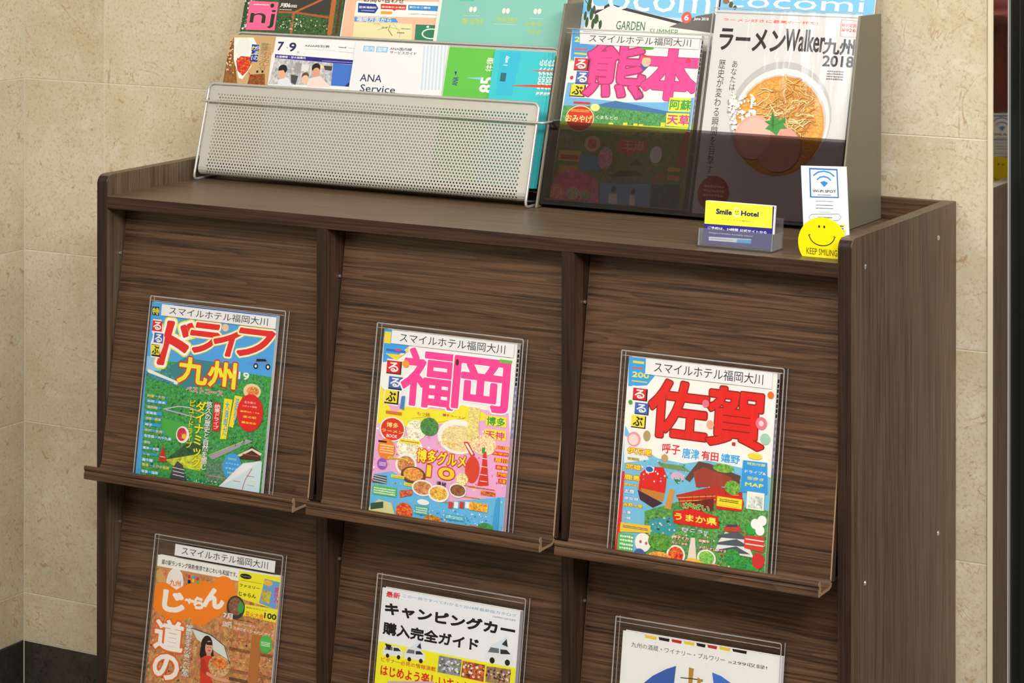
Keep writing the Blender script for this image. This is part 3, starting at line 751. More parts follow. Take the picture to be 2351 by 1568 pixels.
["e",41.4,110.4,5.3,3.5,"2A6AB0"],
["p",[[31.0,85.4],[65.5,83.1],[63.7,72.6],[49.5,74.0],[32.6,79.3]],"C88A3A"],
["p",[[26.4,82.8],[63.8,70.5],[50.1,62.8],[30.8,70.8]],"4A2A3A"],
["p",[[72.2,90.1],[79.3,88.9],[75.8,63.7],[66.4,64.7]],"D89A4A"],
["p",[[51.6,120.4],[89.6,120.4],[99.3,114.1],[59.1,114.9]],"7A9A5A"],
["e",62.0,126.9,4.9,5.0,"C8A070"],
["e",82.0,105.9,9.7,6.2,"D8B8D0"],
["p",[[76.3,102.1],[88.0,103.4],[83.2,96.6]],"3E8A4A"],
["s",170,2.6,["3E7A3A","86B85A","2E5A34","C8D8A0","E8E0C8","A84A34","6AA8C8","F0E8D8"],38.5,3.0,210.8,59.3,53],
["s",70,2.2,["A8DCF0","FFFFFF","5AAACC","4A8A4A"],27.5,95.1,169.4,123.1,54],
["p",[[92.6,105.0],[110.5,129.0],[126.9,127.7],[170.1,117.9],[169.2,107.4],[141.3,114.6],[122.6,118.8],[110.9,117.5],[99.8,101.6]],"6A4A40"],
["p",[[104.0,114.6],[117.8,122.5],[157.5,114.4],[160.0,104.3],[109.4,96.4]],"A8483A"],
["p",[[81.9,82.9],[137.0,101.7],[173.9,97.7],[174.1,89.5],[91.8,69.7]],"C0392C"],
["l",[[84.4,80.1],[169.4,94.1]],0.8,"E8C84A"],
["l",[[84.6,75.6],[169.5,89.6]],0.8,"E8C84A"],
["p",[[91.6,73.8],[135.2,86.0],[135.6,70.8],[96.7,64.2]],"7A2A24"],
["e",160.1,102.2,10.9,8.7,"7AB04A","foliage"],
["e",145.7,124.5,14.6,5.4,"7AB04A","foliage"],
["l",[[86.7,79.4],[88.4,68.3]],0.6,"5A2A20"],
["l",[[96.0,81.7],[97.6,70.2]],0.6,"5A2A20"],
["l",[[105.2,84.0],[106.8,72.1]],0.6,"5A2A20"],
["l",[[114.4,86.3],[116.0,74.0]],0.6,"5A2A20"],
["l",[[123.6,88.6],[125.1,75.9]],0.6,"5A2A20"],
["l",[[132.7,90.9],[134.3,77.7]],0.6,"5A2A20"],
["l",[[141.9,93.2],[143.4,79.6]],0.6,"5A2A20"],
["l",[[151.1,95.4],[152.5,81.5]],0.6,"5A2A20"],
["t","がばい",92.7,68.1,130.0,76.0,"3A9A3E",0.05,[[0.1,"F4F0A0"]],0,0],
["p",[[79.4,62.1],[105.8,69.3],[142.7,63.5],[145.4,49.8],[124.9,47.3],[81.2,48.1]],"DE2A24"],
["t","うまか県",81.7,52.3,141.9,61.4,"F4EE5A",0.05,[],0,0],
["t","行こう!!",92.9,39.9,129.7,44.5,"F4F3EE",0.04,[[0.09,"3A8AC8"]],0,0],
["p",[[137.3,91.4],[174.0,93.6],[177.6,83.8],[174.3,74.3],[139.0,73.2]],"D8302A"],
["r",139.7,77.0,174.7,89.2,"F3DE3A"],
["b",143.2,82.9,169.6,87.0,2,"1A1718",0.35],
["b",142.3,78.1,172.0,78.7,1,"D8302A",0.35],
["p",[[172.1,137.9],[205.4,138.5],[208.0,99.5],[171.6,98.4]],"3FA0E0"],
["t","特別付録",177.9,133.0,203.2,136.5,"F3EA5A",0.03,[],0,0],
["t","ドライブ&",175.7,122.8,204.4,126.8,"F4F3EE",0.03,[],0,0],
["t","街歩き",179.3,114.9,202.2,118.9,"F3EA5A",0.03,[],0,0],
["t","MAP",177.1,106.7,202.3,111.4,"F3EA5A",0.06,[],0,0],
["e",188.1,144.5,10.2,4.0,"F0D84A"],
["r",180.7,78.9,204.8,100.5,"F2EEE0"],
["r",183.5,80.7,202.5,95.7,"CFD3CC","food2"],
["p",[[5.7,39.1],[49.1,40.2],[49.6,31.2],[5.3,26.8]],"F0C83A"],
["b",9.4,32.7,46.0,36.4,2,"2A3A8A",0.35],
["r",3.5,3.2,25.7,25.6,"5FBE62"],
["b",6.7,5.2,26.0,24.5,4,"F4F3EE",0.35],
["e",39.9,17.9,11.6,11.9,"F4F3EE"],
["e",36.4,18.5,1.9,2.0,"C86A5A"],
["e",44.6,17.5,1.9,2.0,"C86A5A"],
["e",36.1,3.5,7.8,6.4,"5A6AA8"],
["p",[[145.8,33.9],[154.5,46.9],[183.9,40.5],[195.3,20.4],[141.6,21.5]],"E9E9E4"],
["p",[[144.5,41.7],[170.3,48.8],[190.6,41.3],[143.4,38.6]],"5A6068"],
["p",[[145.8,32.9],[170.4,39.9],[190.7,32.5],[143.7,29.7]],"5A6068"],
["p",[[147.2,24.2],[170.6,31.0],[190.8,23.7],[143.9,20.8]],"5A6068"],
["p",[[152.1,52.6],[172.4,57.0],[177.0,49.6],[152.3,46.6]],"C84A40"],
["p",[[156.6,56.1],[170.1,57.7],[171.3,54.9],[154.4,52.8]],"4A5058"],
["e",189.3,55.1,7.3,7.4,"3EAA4A"],
["e",194.8,61.7,6.3,6.4,"F4F3EE"],
["e",203.7,66.8,6.3,6.4,"F4F3EE"],
["e",201.6,54.6,6.3,6.4,"F4F3EE"],
["p",[[180.4,46.0],[208.3,47.5],[208.5,27.9],[181.8,30.4]],"D8483A"],
["r",182.8,41.3,207.9,42.6,"F4F3EE"],
["r",182.8,35.4,208.0,36.7,"F4F3EE"],
["t","呼子イカ",81.9,28.8,103.9,33.1,"F4F3EE",0.04,[[0.12,"D23A30"]],0,0],
["t","竹崎カニ・カキ",70.8,22.2,103.0,25.6,"F4F3EE",0.04,[[0.12,"D23A30"]],0,0],
["t","佐賀牛",118.1,29.4,133.5,32.9,"F4F3EE",0.04,[[0.12,"D23A30"]],0,0],
["t","シシリアンライス",118.9,21.1,157.4,24.3,"F4F3EE",0.04,[[0.12,"D23A30"]],0,0],
["e",87.6,8.9,13.3,12.4,"F4F3EE"],
["e",87.6,9.3,10.7,9.9,"D8602E","food"],
["e",130.7,10.4,13.3,11.1,"F4F3EE"],
["e",130.7,10.8,10.9,8.9,"8ABF5A","food"],
["p",[[107.2,33.2],[112.9,33.8],[117.3,4.8],[103.8,3.1]],"EFE0D0"],
["e",65.2,0.2,18.2,9.9,"E2A04A","food"],
["e",64.0,21.9,17.0,11.1,"5E9A3E","foliage"],
["e",166.4,16.8,10.9,10.4,"3E9A3E","foliage"],
["e",184.4,7.4,19.4,11.1,"3E9A3E","foliage"],
["e",201.9,17.3,8.5,9.9,"D83A3A"],
["e",143.4,-0.1,13.3,5.4,"E8863A","food"],
["e",112.9,3.2,12.1,5.0,"F0C84A"],
["e",115.0,201.9,4.9,5.0,"E87A8A"],
["e",193.9,186.0,7.8,7.9,"E87A8A"],
["e",204.3,222.3,4.4,4.5,"E2762E"],
["e",123.5,176.5,5.3,5.4,"E8B090"],
["e",200.6,167.4,6.8,6.9,"A8D0B8"],
["e",7.4,192.0,2.9,3.0,"4AA84A"],
["e",193.9,186.0,3.4,3.5,"F7D9DC"],
["r",155.4,154.2,160.1,158.3,"C8303A"]]},"orange_guide":{"w":218,"h":277,"ops":[["r",0,0,218,277,"C98E5A"],
["r",0,0,218,258,"C48A58","food2"],
["p",[[-0.0,277.0],[217.4,276.9],[216.4,267.5],[143.5,260.0],[0.2,261.1]],"F4F3EE"],
["t","道の駅ランキング発表!無添であじわいも和国です。",7.8,264.5,143.0,271.7,"1A1718",0.03,[],0,0],
["p",[[-4.5,250.9],[6.5,258.8],[20.9,242.0],[14.7,228.5]],"D8A868"],
["p",[[118.4,256.3],[145.8,257.2],[144.7,232.3],[115.2,234.1]],"D8A070"],
["r",100.6,233.5,111.3,241.2,"5A4AA0"],
["e",35.0,241.7,15.2,20.8,"F4F3EE"],
["e",35.0,241.7,13.6,19.2,"EFEAE4"],
["t","九州",25.4,237.0,45.6,245.8,"E87A3A",0.04,[],0,0],
["l",[[16.2,217.8],[41.5,207.6],[59.8,219.6],[78.6,227.1],[84.6,211.0],[88.1,230.1],[102.8,223.0],[122.2,241.3]],44,"F58A1E"],
["e",85.1,207.2,11.7,8.9,"F58A1E"],
["t","じ",15.7,199.6,56.3,230.4,"F4F3EE",0.1,[],0,0],
["t","ゃ",54.9,216.2,73.1,223.9,"F4F3EE",0.1,[],0,0],
["t","ら",71.5,211.0,90.1,228.4,"F4F3EE",0.1,[],0,0],
["t","ん",87.5,215.8,125.1,244.4,"F4F3EE",0.1,[],0,0],
["e",59.4,253.9,2.7,2.8,"D8304A"],
["e",67.4,253.5,2.7,2.8,"3EA8D8"],
["e",74.4,253.0,2.7,2.8,"D8304A"],
["e",60.2,247.0,2.7,2.8,"1A1718"],
["e",66.9,249.5,2.7,2.8,"F0C83A"],
["e",75.9,248.5,2.7,2.8,"6AB84A"],
["p",[[145.8,274.3],[219.4,275.7],[219.2,258.7],[214.3,230.5],[147.0,237.3]],"F4EA2E"],
["e",158.2,268.3,10.1,3.6,"1A1718"],
["b",149.4,268.0,167.0,268.6,1,"F4F3EE",0.35],
["t","ファミリー",148.7,252.8,184.2,256.8,"1A1718",0.05,[],0,0],
["t","じゃらん",149.0,240.4,178.7,246.0,"1A1718",0.05,[],0,0],
["b",150.1,261.6,186.1,262.5,1,"1A1718",0.3],
["p",[[191.1,270.0],[217.3,268.4],[214.3,230.5],[185.0,235.3]],"6FA6DC"],
["e",197.4,264.8,7.8,4.0,"F0B83A"],
["p",[[188.8,254.2],[204.3,253.5],[202.2,236.3],[188.5,238.8]],"C8B84A","food2"],
["v","夏休み",209.4,238.6,217.4,260.4,"D83A8A",0.03,[]],
["p",[[161.4,230.2],[218.1,231.0],[217.1,212.7],[158.3,214.4]],"F4EA2E"],
["t","花火大会",163.4,213.9,195.0,221.3,"E8762E",0.04,[],0,0],
["t","100",195.8,216.0,216.7,223.9,"1A1718",0.06,[],0,0],
["t","最新!九州エリア",163.7,225.2,199.5,227.5,"1A1718",0.02,[],0,0],
["e",145.7,223.2,15.9,16.3,"3A3A34"],
["e",145.5,224.7,12.1,12.3,"8A5A48","food"],
["e",154.3,224.5,5.4,7.9,"4AA04A"],
["t","7月",125.3,205.8,141.9,214.0,"F4F3EE",0.05,[],0,0],
["t","ユニバーサル・",146.0,200.5,186.8,203.4,"F4F3EE",0.04,[],0,0],
["t","スタジオ・ジャパン ガイド",144.9,192.5,215.2,196.7,"F4F3EE",0.04,[],0,0],
["t","500円",125.8,193.6,141.3,201.9,"F4F3EE",0.03,[],0,0],
["b",145.5,206.5,176.5,207.9,1,"1A1718",0.3],
["s",90,2.2,["F4F0E6","3A2A22","E8A84A","B84A34","5A8A48","D8B88A"],65.2,128.7,220.8,177.4,9],
["s",60,3,["E8E4DC","A8683A","4A3A30","D8D0C4"],-17.9,104.3,68.8,161.6,10],
["v","道の",9.4,102.7,58.3,187.3,"F4F3EE",0.06,[[0.14,"EE6A1C"]]],
["v","編集部おすすめの食べたい絶品",62.9,115.5,75.1,187.7,"F4F3EE",0.03,[[0.07,"5A3A28"]]],
["r",139.2,178.8,215.2,183.1,"B47A48","food"],
["r",140.9,164.1,216.7,168.3,"8A5A34","food"],
["r",142.6,149.4,218.2,153.7,"C89058","food"],
["r",144.3,134.8,219.6,139.0,"9A6A3E","food"],
["r",145.6,123.2,220.8,127.5,"6A4A34","food"],
["r",178.1,124.5,194.8,191.6,"B8743C"],
["p",[[72.2,184.5],[102.1,180.0],[132.5,169.5],[144.5,148.9],[114.4,159.2],[83.9,169.6]],"E0E4E0"],
["l",[[72.3,183.8],[108.0,179.4],[132.7,168.0],[145.0,144.5]],1.5,"4A5A5A"],
["e",203.1,181.2,10.7,11.9,"4CBF50"],
["b",195.2,177.8,210.5,184.5,3,"F4F3EE",0.35],
["e",102.1,164.1,10.1,13.5,"1E1614"],
["p",[[92.1,163.3],[112.0,165.6],[115.6,151.8],[107.9,148.4],[100.0,149.4],[93.9,143.9],[91.1,149.5]],"1E1614"],
["e",106.3,161.2,6.6,9.9,"E4A688"],
["p",[[99.7,168.2],[110.1,170.3],[112.0,165.6],[102.0,164.8]],"1E1614"],
["e",104.3,161.8,0.8,0.6,"1E1614"],
["e",108.9,162.2,0.8,0.6,"1E1614"],
["e",107.2,157.7,2.1,1.0,"C03A30"],
["p",[[103.2,155.2],[109.9,155.8],[111.6,149.7],[103.0,149.1]],"DC9C80"],
["p",[[94.6,145.8],[102.9,149.8],[111.5,150.9],[117.1,149.4],[114.0,138.1],[112.7,124.4],[117.6,116.3],[126.0,94.0],[101.6,90.0],[94.2,126.0]],"D9402C"],
["p",[[93.9,143.9],[100.6,145.0],[108.2,129.7],[107.1,123.5],[96.1,126.3]],"C23526"],
["l",[[107.7,125.9],[122.7,121.6],[141.0,120.8]],4.5,"E4A688"],
["e",142.9,121.1,3.1,2.4,"E4A688"],
["e",126.5,138.6,18.5,14.9,"C8A070","food"],
["e",127.8,143.3,13.6,7.9,"D8803A","food"]]},"camper_guide":{"w":219,"h":287,"ops":[["r",0,0,219,287,"EEEFF2"],
["p",[[1.1,214.4],[218.9,212.7],[225.2,140.7],[-4.1,102.0]],"F3EE2C"],
["p",[[1.6,213.8],[218.9,213.4],[218.8,210.9],[1.2,211.8]],"F6F23A"],
["t","最新",6.7,275.1,29.3,283.1,"D8323A",0.05,[],0,0],
["t","この一冊ですべてわかる!! 2018年最新版カタログ",34.0,278.3,214.0,282.5,"5A9AC8",0.015,[],0,0],
["t","CAMPING CAR GUIDE",177.5,273.1,213.0,275.3,"2A2A3A",0.02,[],0,0],
["t","キャンピングカー",6.6,251.6,213.7,268.4,"16120F",0.085,[],0,0],
["t","購入完全ガイド",6.1,225.2,159.2,242.0,"16120F",0.065,[],0,0],
["p",[[8.4,204.0],[12.6,211.3],[33.8,211.9],[40.7,207.6],[41.5,199.7],[9.0,197.4]],"E8EAEE"],
["p",[[11.6,205.0],[14.3,210.3],[24.1,210.4],[24.6,205.9]],"6A7078"],
["p",[[25.8,209.9],[33.3,210.5],[38.2,206.9],[26.3,205.4]],"2A2E36"],
["e",17.2,197.8,2.8,2.9,"1A1718"],
["e",35.1,198.4,2.8,2.9,"1A1718"],
["p",[[43.3,204.9],[47.7,212.6],[69.7,213.1],[76.9,208.7],[77.7,200.4],[44.0,198.0]],"E8EAEE"],
["p",[[46.6,206.0],[49.5,211.4],[59.6,211.6],[60.1,206.9]],"6A7078"],
["p",[[61.4,211.0],[69.1,211.7],[74.2,208.0],[61.9,206.3]],"2A2E36"],
["p",[[49.3,212.8],[68.4,225.5],[71.3,213.4]],"DDE6F0"],
["p",[[62.6,216.2],[68.0,222.6],[70.2,214.6]],"2A2E36"],
["e",52.5,198.5,3.0,3.0,"1A1718"],
["e",71.0,199.1,3.0,3.0,"1A1718"],
["p",[[170.4,225.7],[175.9,235.6],[203.7,236.2],[212.8,230.4],[213.8,219.8],[171.2,216.8]],"E8EAEE"],
["p",[[174.5,227.1],[178.2,234.1],[191.0,234.3],[191.6,228.3]],"6A7078"],
["p",[[193.3,233.6],[203.0,234.3],[209.5,229.6],[193.8,227.5]],"2A2E36"],
["p",[[178.0,235.9],[202.1,252.2],[205.8,236.6]],"DDE6F0"],
["p",[[194.7,240.3],[201.6,248.5],[204.4,238.2]],"2A2E36"],
["e",182.0,217.4,3.9,4.0,"1A1718"],
["e",205.5,218.2,3.9,4.0,"1A1718"],
["p",[[11.3,213.4],[22.4,212.5],[19.9,205.7],[15.1,207.6]],"1A1718"],
["t","ビギナー必見の情報満載",7.7,188.9,95.6,194.9,"D8601E",0.02,[],0,0],
["t","はじめよう楽しいキャンプ生活",8.0,170.2,193.6,184.7,"DC2A1E",0.045,[],0,0],
["p",[[98.8,210.9],[135.1,210.9],[134.3,188.8],[98.7,188.8]],"8A8C94","food2"],
["p",[[136.7,209.9],[171.9,209.7],[171.1,187.7],[135.8,188.4]],"B8603A","food2"],
["p",[[174.2,208.8],[211.8,210.4],[211.7,189.3],[174.0,188.2]],"A08060","food2"],
["s",60,3,["D8DCE4","5A5A6A","8A9A5A","EEEEEE"],99.8,193.0,133.1,207.9,21],
["s",50,3.4,["E8783A","F0E8DC","6A2A20"],137.8,191.4,170.7,206.3,22],
["s",50,3,["E8E0D0","5A4030","3A3A44","C89A6A"],175.3,191.6,210.7,205.9,23],
["p",[[21.0,164.4],[93.9,176.0],[96.5,119.0],[19.0,105.9]],"C9B0DC"]]},"liquor_guide":{"w":226,"h":286,"ops":[["r",0,0,226,286,"ECEBE8"],
["p",[[31.7,285.0],[49.4,284.8],[48.8,280.8],[33.0,281.2]],"E8C83A"],
["p",[[52.0,285.2],[67.9,285.0],[67.3,281.1],[53.2,281.5]],"1E1A1C"],
["p",[[70.5,285.4],[85.5,285.2],[84.9,281.3],[71.7,281.7]],"B82A28"],
["p",[[88.0,285.6],[103.8,285.4],[103.1,281.5],[89.3,281.9]],"E8C83A"],
["p",[[106.3,285.8],[119.5,285.6],[118.9,281.6],[107.5,282.1]],"1E1A1C"],
["p",[[122.0,285.9],[136.0,285.8],[135.3,281.8],[123.2,282.3]],"B82A28"],
["p",[[138.4,286.1],[154.6,286.0],[154.0,282.1],[139.6,282.4]],"E8C83A"],
["p",[[157.1,286.3],[177.7,286.2],[177.1,282.3],[158.3,282.7]],"1E1A1C"],
["t","九州の酒蔵・ワイナリー・ブルワリー",13.3,266.8,147.9,273.6,"2A2A34",0,[],0,0],
["t","»299収録!",152.2,267.1,207.0,272.2,"2A2A34",0.01,[],0,0],
["p",[[79.7,252.9],[65.7,246.7],[47.2,235.6],[35.1,224.8],[25.1,207.2],[25.0,187.6],[76.1,195.5]],"3A62AE"],
["p",[[131.0,252.7],[144.5,249.9],[160.5,242.6],[173.8,229.7],[178.2,211.3],[141.5,205.6]],"4576C8"],
["p",[[97.9,254.1],[105.1,253.1],[104.2,232.9],[98.7,232.1]],"B5883A"],
["l",[[87.1,239.4],[118.6,241.2]],1.2,"2A2A34"],
["p",[[111.3,243.6],[119.5,240.0],[115.7,237.4],[113.4,215.0],[109.5,214.4]],"B5883A"]]},"nature_pink":{"w":208,"h":247,"ops":[["r",0,0,208,247,"F4F4F0"],
["p",[[3.4,168.8],[34.6,170.3],[27.6,148.4],[97.5,145.0],[159.8,148.4],[207.7,157.9],[207.4,109.8],[0.5,106.6]],"79BCE8"],
["p",[[57.5,139.4],[84.6,146.7],[123.2,141.8],[173.8,135.3],[204.3,135.9],[205.8,123.4],[50.4,118.9]],"3E78B4"],
["p",[[2.3,135.2],[60.4,137.1],[136.9,133.2],[205.2,127.9],[205.0,109.7],[0.6,105.4]],"4E9A56","foliage"],
["p",[[-0.5,112.4],[64.3,111.6],[204.3,115.3],[201.7,107.2],[0.1,100.7]],"C9DA3A"],
["p",[[1.4,100.7],[207.8,106.5],[222.4,-61.8],[-1.0,-38.3]],"6E8A3E","food2"],
["p",[[-0.0,247.1],[12.0,246.8],[15.3,226.0],[41.8,225.2],[29.9,208.8],[19.3,201.1],[3.5,200.4]],"3FA6E8"],
["t","2",5.6,229.0,14.2,236.7,"F4E63A",0.06,[],0,0],
["r",4.6,240.7,13.0,242.9,"F08A3A"],
["p",[[1.9,202.1],[8.5,202.1],[8.9,200.0],[2.2,200.1]],"F3DB3A"],
["r",7.0,217.3,28.6,220.1,"E8605A"],
["p",[[8.0,213.4],[30.5,213.1],[41.8,225.2],[43.7,221.6],[33.6,210.2],[8.4,211.0]],"F3DB3A"],
["p",[[17.7,244.6],[49.3,245.1],[17.6,245.2]],"3A56A8"],
["r",17.6,244.6,50.7,244.8,"3A56A8"],
["p",[[9.1,206.7],[32.9,206.5],[38.8,185.0],[37.9,165.7],[35.5,147.7],[10.8,147.6],[9.2,165.5],[16.6,168.2],[11.1,186.1]],"F4F3EE"],
["r",10.6,187.2,35.2,205.6,"1E1A1C"],
["r",10.6,188.5,32.4,205.6,"D8232F"],
["t","る",12.9,190.0,30.2,203.8,"F4F3EE",0.045,[],0,0],
["r",16.3,167.6,39.6,186.3,"1E1A1C"],
["r",16.3,169.0,36.8,186.3,"4668BE"],
["t","る",18.6,170.3,34.6,184.6,"F4F3EE",0.045,[],0,0],
["r",9.6,148.8,34.3,166.7,"1E1A1C"],
["r",10.3,150.4,31.9,166.7,"F0E03C"],
["t","ぶ",12.5,151.9,29.7,165.0,"1A1718",0.045,[],0,0],
["t","熊",30.6,151.3,126.9,229.6,"F4479B",0.035,[[0.062,"B83070"]],0,0],
["t","本",121.3,151.2,212.1,229.4,"F4479B",0.07,[[0.07,"B83070"]],0,0],
["e",124.5,224.8,10.9,2.4,"5AAE3A"],
["p",[[116.2,201.6],[133.9,202.4],[124.0,191.3]],"3A5AA8"],
["e",125.8,205.6,7.1,7.9,"E8C8A0"],
["r",119.7,211.2,131.4,213.7,"D8403A"],
["e",191.6,209.6,4.1,3.7,"E0304A"],
["e",9.4,176.3,2.8,2.9,"D8203A"],
["p",[[169.9,155.9],[203.0,156.5],[204.1,137.0],[170.0,136.2]],"F2EE40"],
["t","阿蘇",171.4,138.7,204.5,153.7,"3AA64A",0.04,[],0,0],
["p",[[167.8,133.8],[203.8,134.7],[204.3,115.3],[169.0,115.5]],"F2EE40"],
["t","天草",169.9,117.6,204.7,132.2,"D8309A",0.04,[],0,0],
["r",17.6,138.7,45.4,141.9,"E0342C"],
["e",31.2,117.8,23.1,19.0,"F4E9A8"],
["e",31.2,117.8,21.8,17.7,"DC2A20"],
["t","おみやげ",8.9,112.0,51.4,123.0,"F4F08A",0.04,[],0,0],
["b",15.4,126.9,45.3,131.1,2,"F4E04A",0.35],
["e",53.7,135.0,7.7,5.5,"F4EE9A"],
["t","グルメ",117.3,147.8,127.4,170.8,"2A2A2A",0.02,[],0,0],
["t","くまもとの",57.3,119.0,92.4,124.0,"F4F3EE",0.03,[],0,0],
["r",68.3,108.7,74.9,110.6,"F2E63A"],
["r",79.1,109.4,86.3,114.8,"F2E63A"],
["r",90.9,110.1,97.5,112.0,"F2E63A"],
["r",101.7,110.7,108.8,116.1,"F2E63A"],
["r",118.1,111.7,124.9,115.9,"F2E63A"],
["r",126.9,112.2,133.6,115.3,"F2E63A"],
["r",161.0,114.3,167.9,119.6,"F2E63A"],
["e",31.5,86.9,0.0,0.0,"FFFFFF"],
["t","の歩き方",84.1,98.1,168.7,107.0,"D8A038",0.05,[],0,0],
["e",57.2,82.7,12.9,11.7,"E8C0A0"],
["e",57.2,82.7,7.2,7.3,"D8403A","food"],
["p",[[98.4,91.1],[144.7,92.8],[146.9,76.5],[128.0,73.9],[118.1,65.7],[111.5,72.8],[95.2,74.3]],"DC2A24"],
["t","王道",105.3,78.4,140.5,91.7,"F0A0A0",0.02,[],0,0],
["t","プラン",110.4,75.1,136.1,80.4,"F0C0A0",0.03,[],0,0],
["r",5.3,55.3,41.6,70.9,"E8B838"],
["r",8.5,58.2,37.5,64.6,"B83A38"],
["r",8.9,34.8,41.3,49.2,"D8A038"],
["r",39.3,44.8,73.7,65.4,"5A9AC8"],
["e",80.7,63.1,11.5,16.1,"E8A0B8","food2"],
["e",159.6,73.5,9.3,12.4,"F0ECE8"],
["r",153.0,58.3,192.8,61.8,"8A9A3A"],
["p",[[28.0,46.6],[46.1,40.3],[74.2,32.2],[79.1,-0.0],[32.9,-1.2],[-1.6,-0.1],[4.5,32.1]],"E8609A","food2"],
["e",9.5,10.9,12.9,10.2,"E8A080","food"],
["e",36.7,10.4,10.8,9.5,"C8C0A0","food"],
["e",56.6,9.4,9.3,7.3,"B8A888","food"],
["p",[[77.7,27.4],[157.0,32.1],[160.1,-0.9],[81.0,-3.6]],"78A8D8"],
["p",[[89.8,39.6],[106.8,47.2],[130.1,48.8],[146.1,42.5],[140.6,42.1],[94.4,37.4]],"3A342E"],
["p",[[119.5,55.6],[130.6,65.2],[141.3,57.2]],"4A3A34"],
["p",[[159.9,31.1],[202.5,34.3],[205.4,-0.3],[161.7,-3.2]],"38506A","food2"],
["p",[[93.7,13.6],[106.0,14.5],[109.6,-0.1],[94.5,-1.3]],"E8E0D8"],
["e",100.3,20.3,3.7,4.4,"4A2A1A"],
["p",[[126.8,13.7],[134.9,14.3],[137.0,-0.3],[127.4,0.1]],"EFE6D8"],
["e",131.7,19.6,3.2,4.1,"3A2A1A"],
["r",180.8,51.4,200.4,57.4,"E8C040"],
["r",182.2,39.1,200.6,46.4,"E8A040"],
["p",[[154.8,38.1],[175.0,49.6],[178.3,44.8],[159.4,34.8]],"D84060"],
["p",[[201.3,109.0],[214.9,108.6],[214.0,59.8],[190.0,59.3]],"C0342E"],
["r",198.1,102.5,198.1,102.5,"C0342E"]]},"noodle_guide":{"w":214,"h":289,"ops":[["r",0,0,214,289,"DCDAD8"],
["t","ラーメン好きに最高の一杯を!",12.6,273.2,156.7,277.6,"E8504A",0.03,[],0,0],
["t","ラーメン",10.0,231.8,110.9,263.8,"171312",0.055,[],0.05,0],
["t","Walker",110.0,234.6,170.2,266.3,"171312",0.05,[],0,0],
["t","九州",167.9,232.7,214.8,255.5,"171312",0.05,[],0,0],
["t","2018",169.3,215.7,215.2,231.6,"171312",0.045,[],0,0],
["b",177.6,197.0,202.1,211.2,4,"6A6A6A",0.3],
["l",[[190.3,282.1],[191.5,258.7]],0.7,"E86A7A"],
["l",[[190.3,282.1],[213.6,280.9]],0.7,"E86A7A"],
["l",[[191.5,258.7],[214.6,258.2]],0.7,"E86A7A"],
["t","特別定価",192.1,271.9,213.3,276.7,"D8405A",0.02,[],0,0],
["t","¥926",192.2,265.4,213.3,270.1,"D8405A",0.03,[],0,0],
["v","歴史が変わる瞬間を目撃する。",14.1,28.2,24.0,218.3,"2A2A2A",0.005,[]],
["v","あなたは、いま",33.8,142.1,42.9,217.9,"2A2A2A",0.005,[]],
["e",115.6,141.3,76.0,78.8,"C2C0BF","plain"],
["e",117.3,137.9,72.2,72.4,"E9E7E6"],
["e",116.5,134.4,68.4,67.2,"CDCBCA"],
["e",115.8,129.7,66.5,69.8,"E2952F"],
["e",115.8,129.7,64.0,66.6,"E9A845","noodle"],
["n",121.5,144.0,50,60,120,["F3D490","E8B860","D89A3E","F6DDA0","C98430"],7],
["s",110,4.2,["FFFFFF","F2EEE6","EDE3CC","F7F2EA"],37.7,120.6,78.5,170.4,14],
["e",80.9,111.4,29.1,31.0,"E2A696"],
["e",119.7,97.6,32.9,32.3,"DB9C8C"],
["e",80.9,111.4,25.3,27.1,"EBB5A6","plain"],
["p",[[104.8,148.9],[111.0,138.7],[115.6,141.3],[115.1,135.5],[124.1,142.9],[125.8,138.4],[122.9,132.4],[129.8,125.9],[120.0,125.3],[115.0,115.8],[104.4,122.1],[96.7,124.0],[102.2,130.1],[94.2,134.3],[102.7,135.9]],"3F8F3C"],
["p",[[104.9,147.8],[108.8,136.3],[109.3,122.4],[106.0,129.1]],"2A6A2C"],
["l",[[96.7,133.9],[108.4,129.3],[124.8,137.2]],0.8,"2A6A2C"],
["e",30.2,30.1,23.7,24.1,"B0201E"],
["b",15.7,24.0,46.5,42.4,3,"E8A0A0",0.35]]},"lifestyle_a":{"w":217.0,"h":285,"ops":[["r",0,0,217.0,285,"B9D9EC"],
["r",0,180,217.0,285,"7FC2E6"],
["p",[[22.6,187.1],[42.2,196.2],[226.9,164.9],[239.1,71.9],[15.5,59.9],[5.6,160.4]],"E6E4DE"],
["p",[[20.4,184.7],[42.1,196.9],[211.9,165.4],[212.5,160.8],[42.7,192.6],[21.1,180.0]],"3E3840"],
["p",[[144.1,166.1],[187.0,184.0],[216.1,189.8],[219.8,162.3],[215.1,159.8]],"6A6462"],
["t","cocomi",8.0,187.2,221.5,224.3,"F6F3EA",-0.005,[],0,0],
["e",170.3,181.1,8.2,8.4,"E85A52"],
["t","6",166.7,176.6,173.9,185.6,"F4F3EE",0.04,[],0,0],
["t","June 2018",182.2,176.7,205.4,182.0,"FFFFFF",0.03,[],0,0],
["t","GARDEN",58.7,158.7,105.7,172.0,"4E7A50",0.02,[],0,0],
["t","SUMMER",114.1,154.0,160.9,162.5,"5E8A50",0.0,[],0,0],
["e",10.2,191.4,3.6,7.9,"3F5A38"],
["e",15.9,179.8,3.1,8.9,"3F5A38"],
["e",24.7,173.0,3.6,7.3,"3F5A38"],
["e",9.8,167.7,2.6,7.9,"3F5A38"],
["e",32.4,165.1,2.6,6.8,"3F5A38"],
["e",10.4,198.6,3.1,7.9,"3F5A38"],
["e",18.7,187.0,2.6,6.3,"3F5A38"],
["e",5.8,177.0,2.3,6.8,"3F5A38"],
["e",20.1,165.8,2.6,7.9,"3F5A38"],
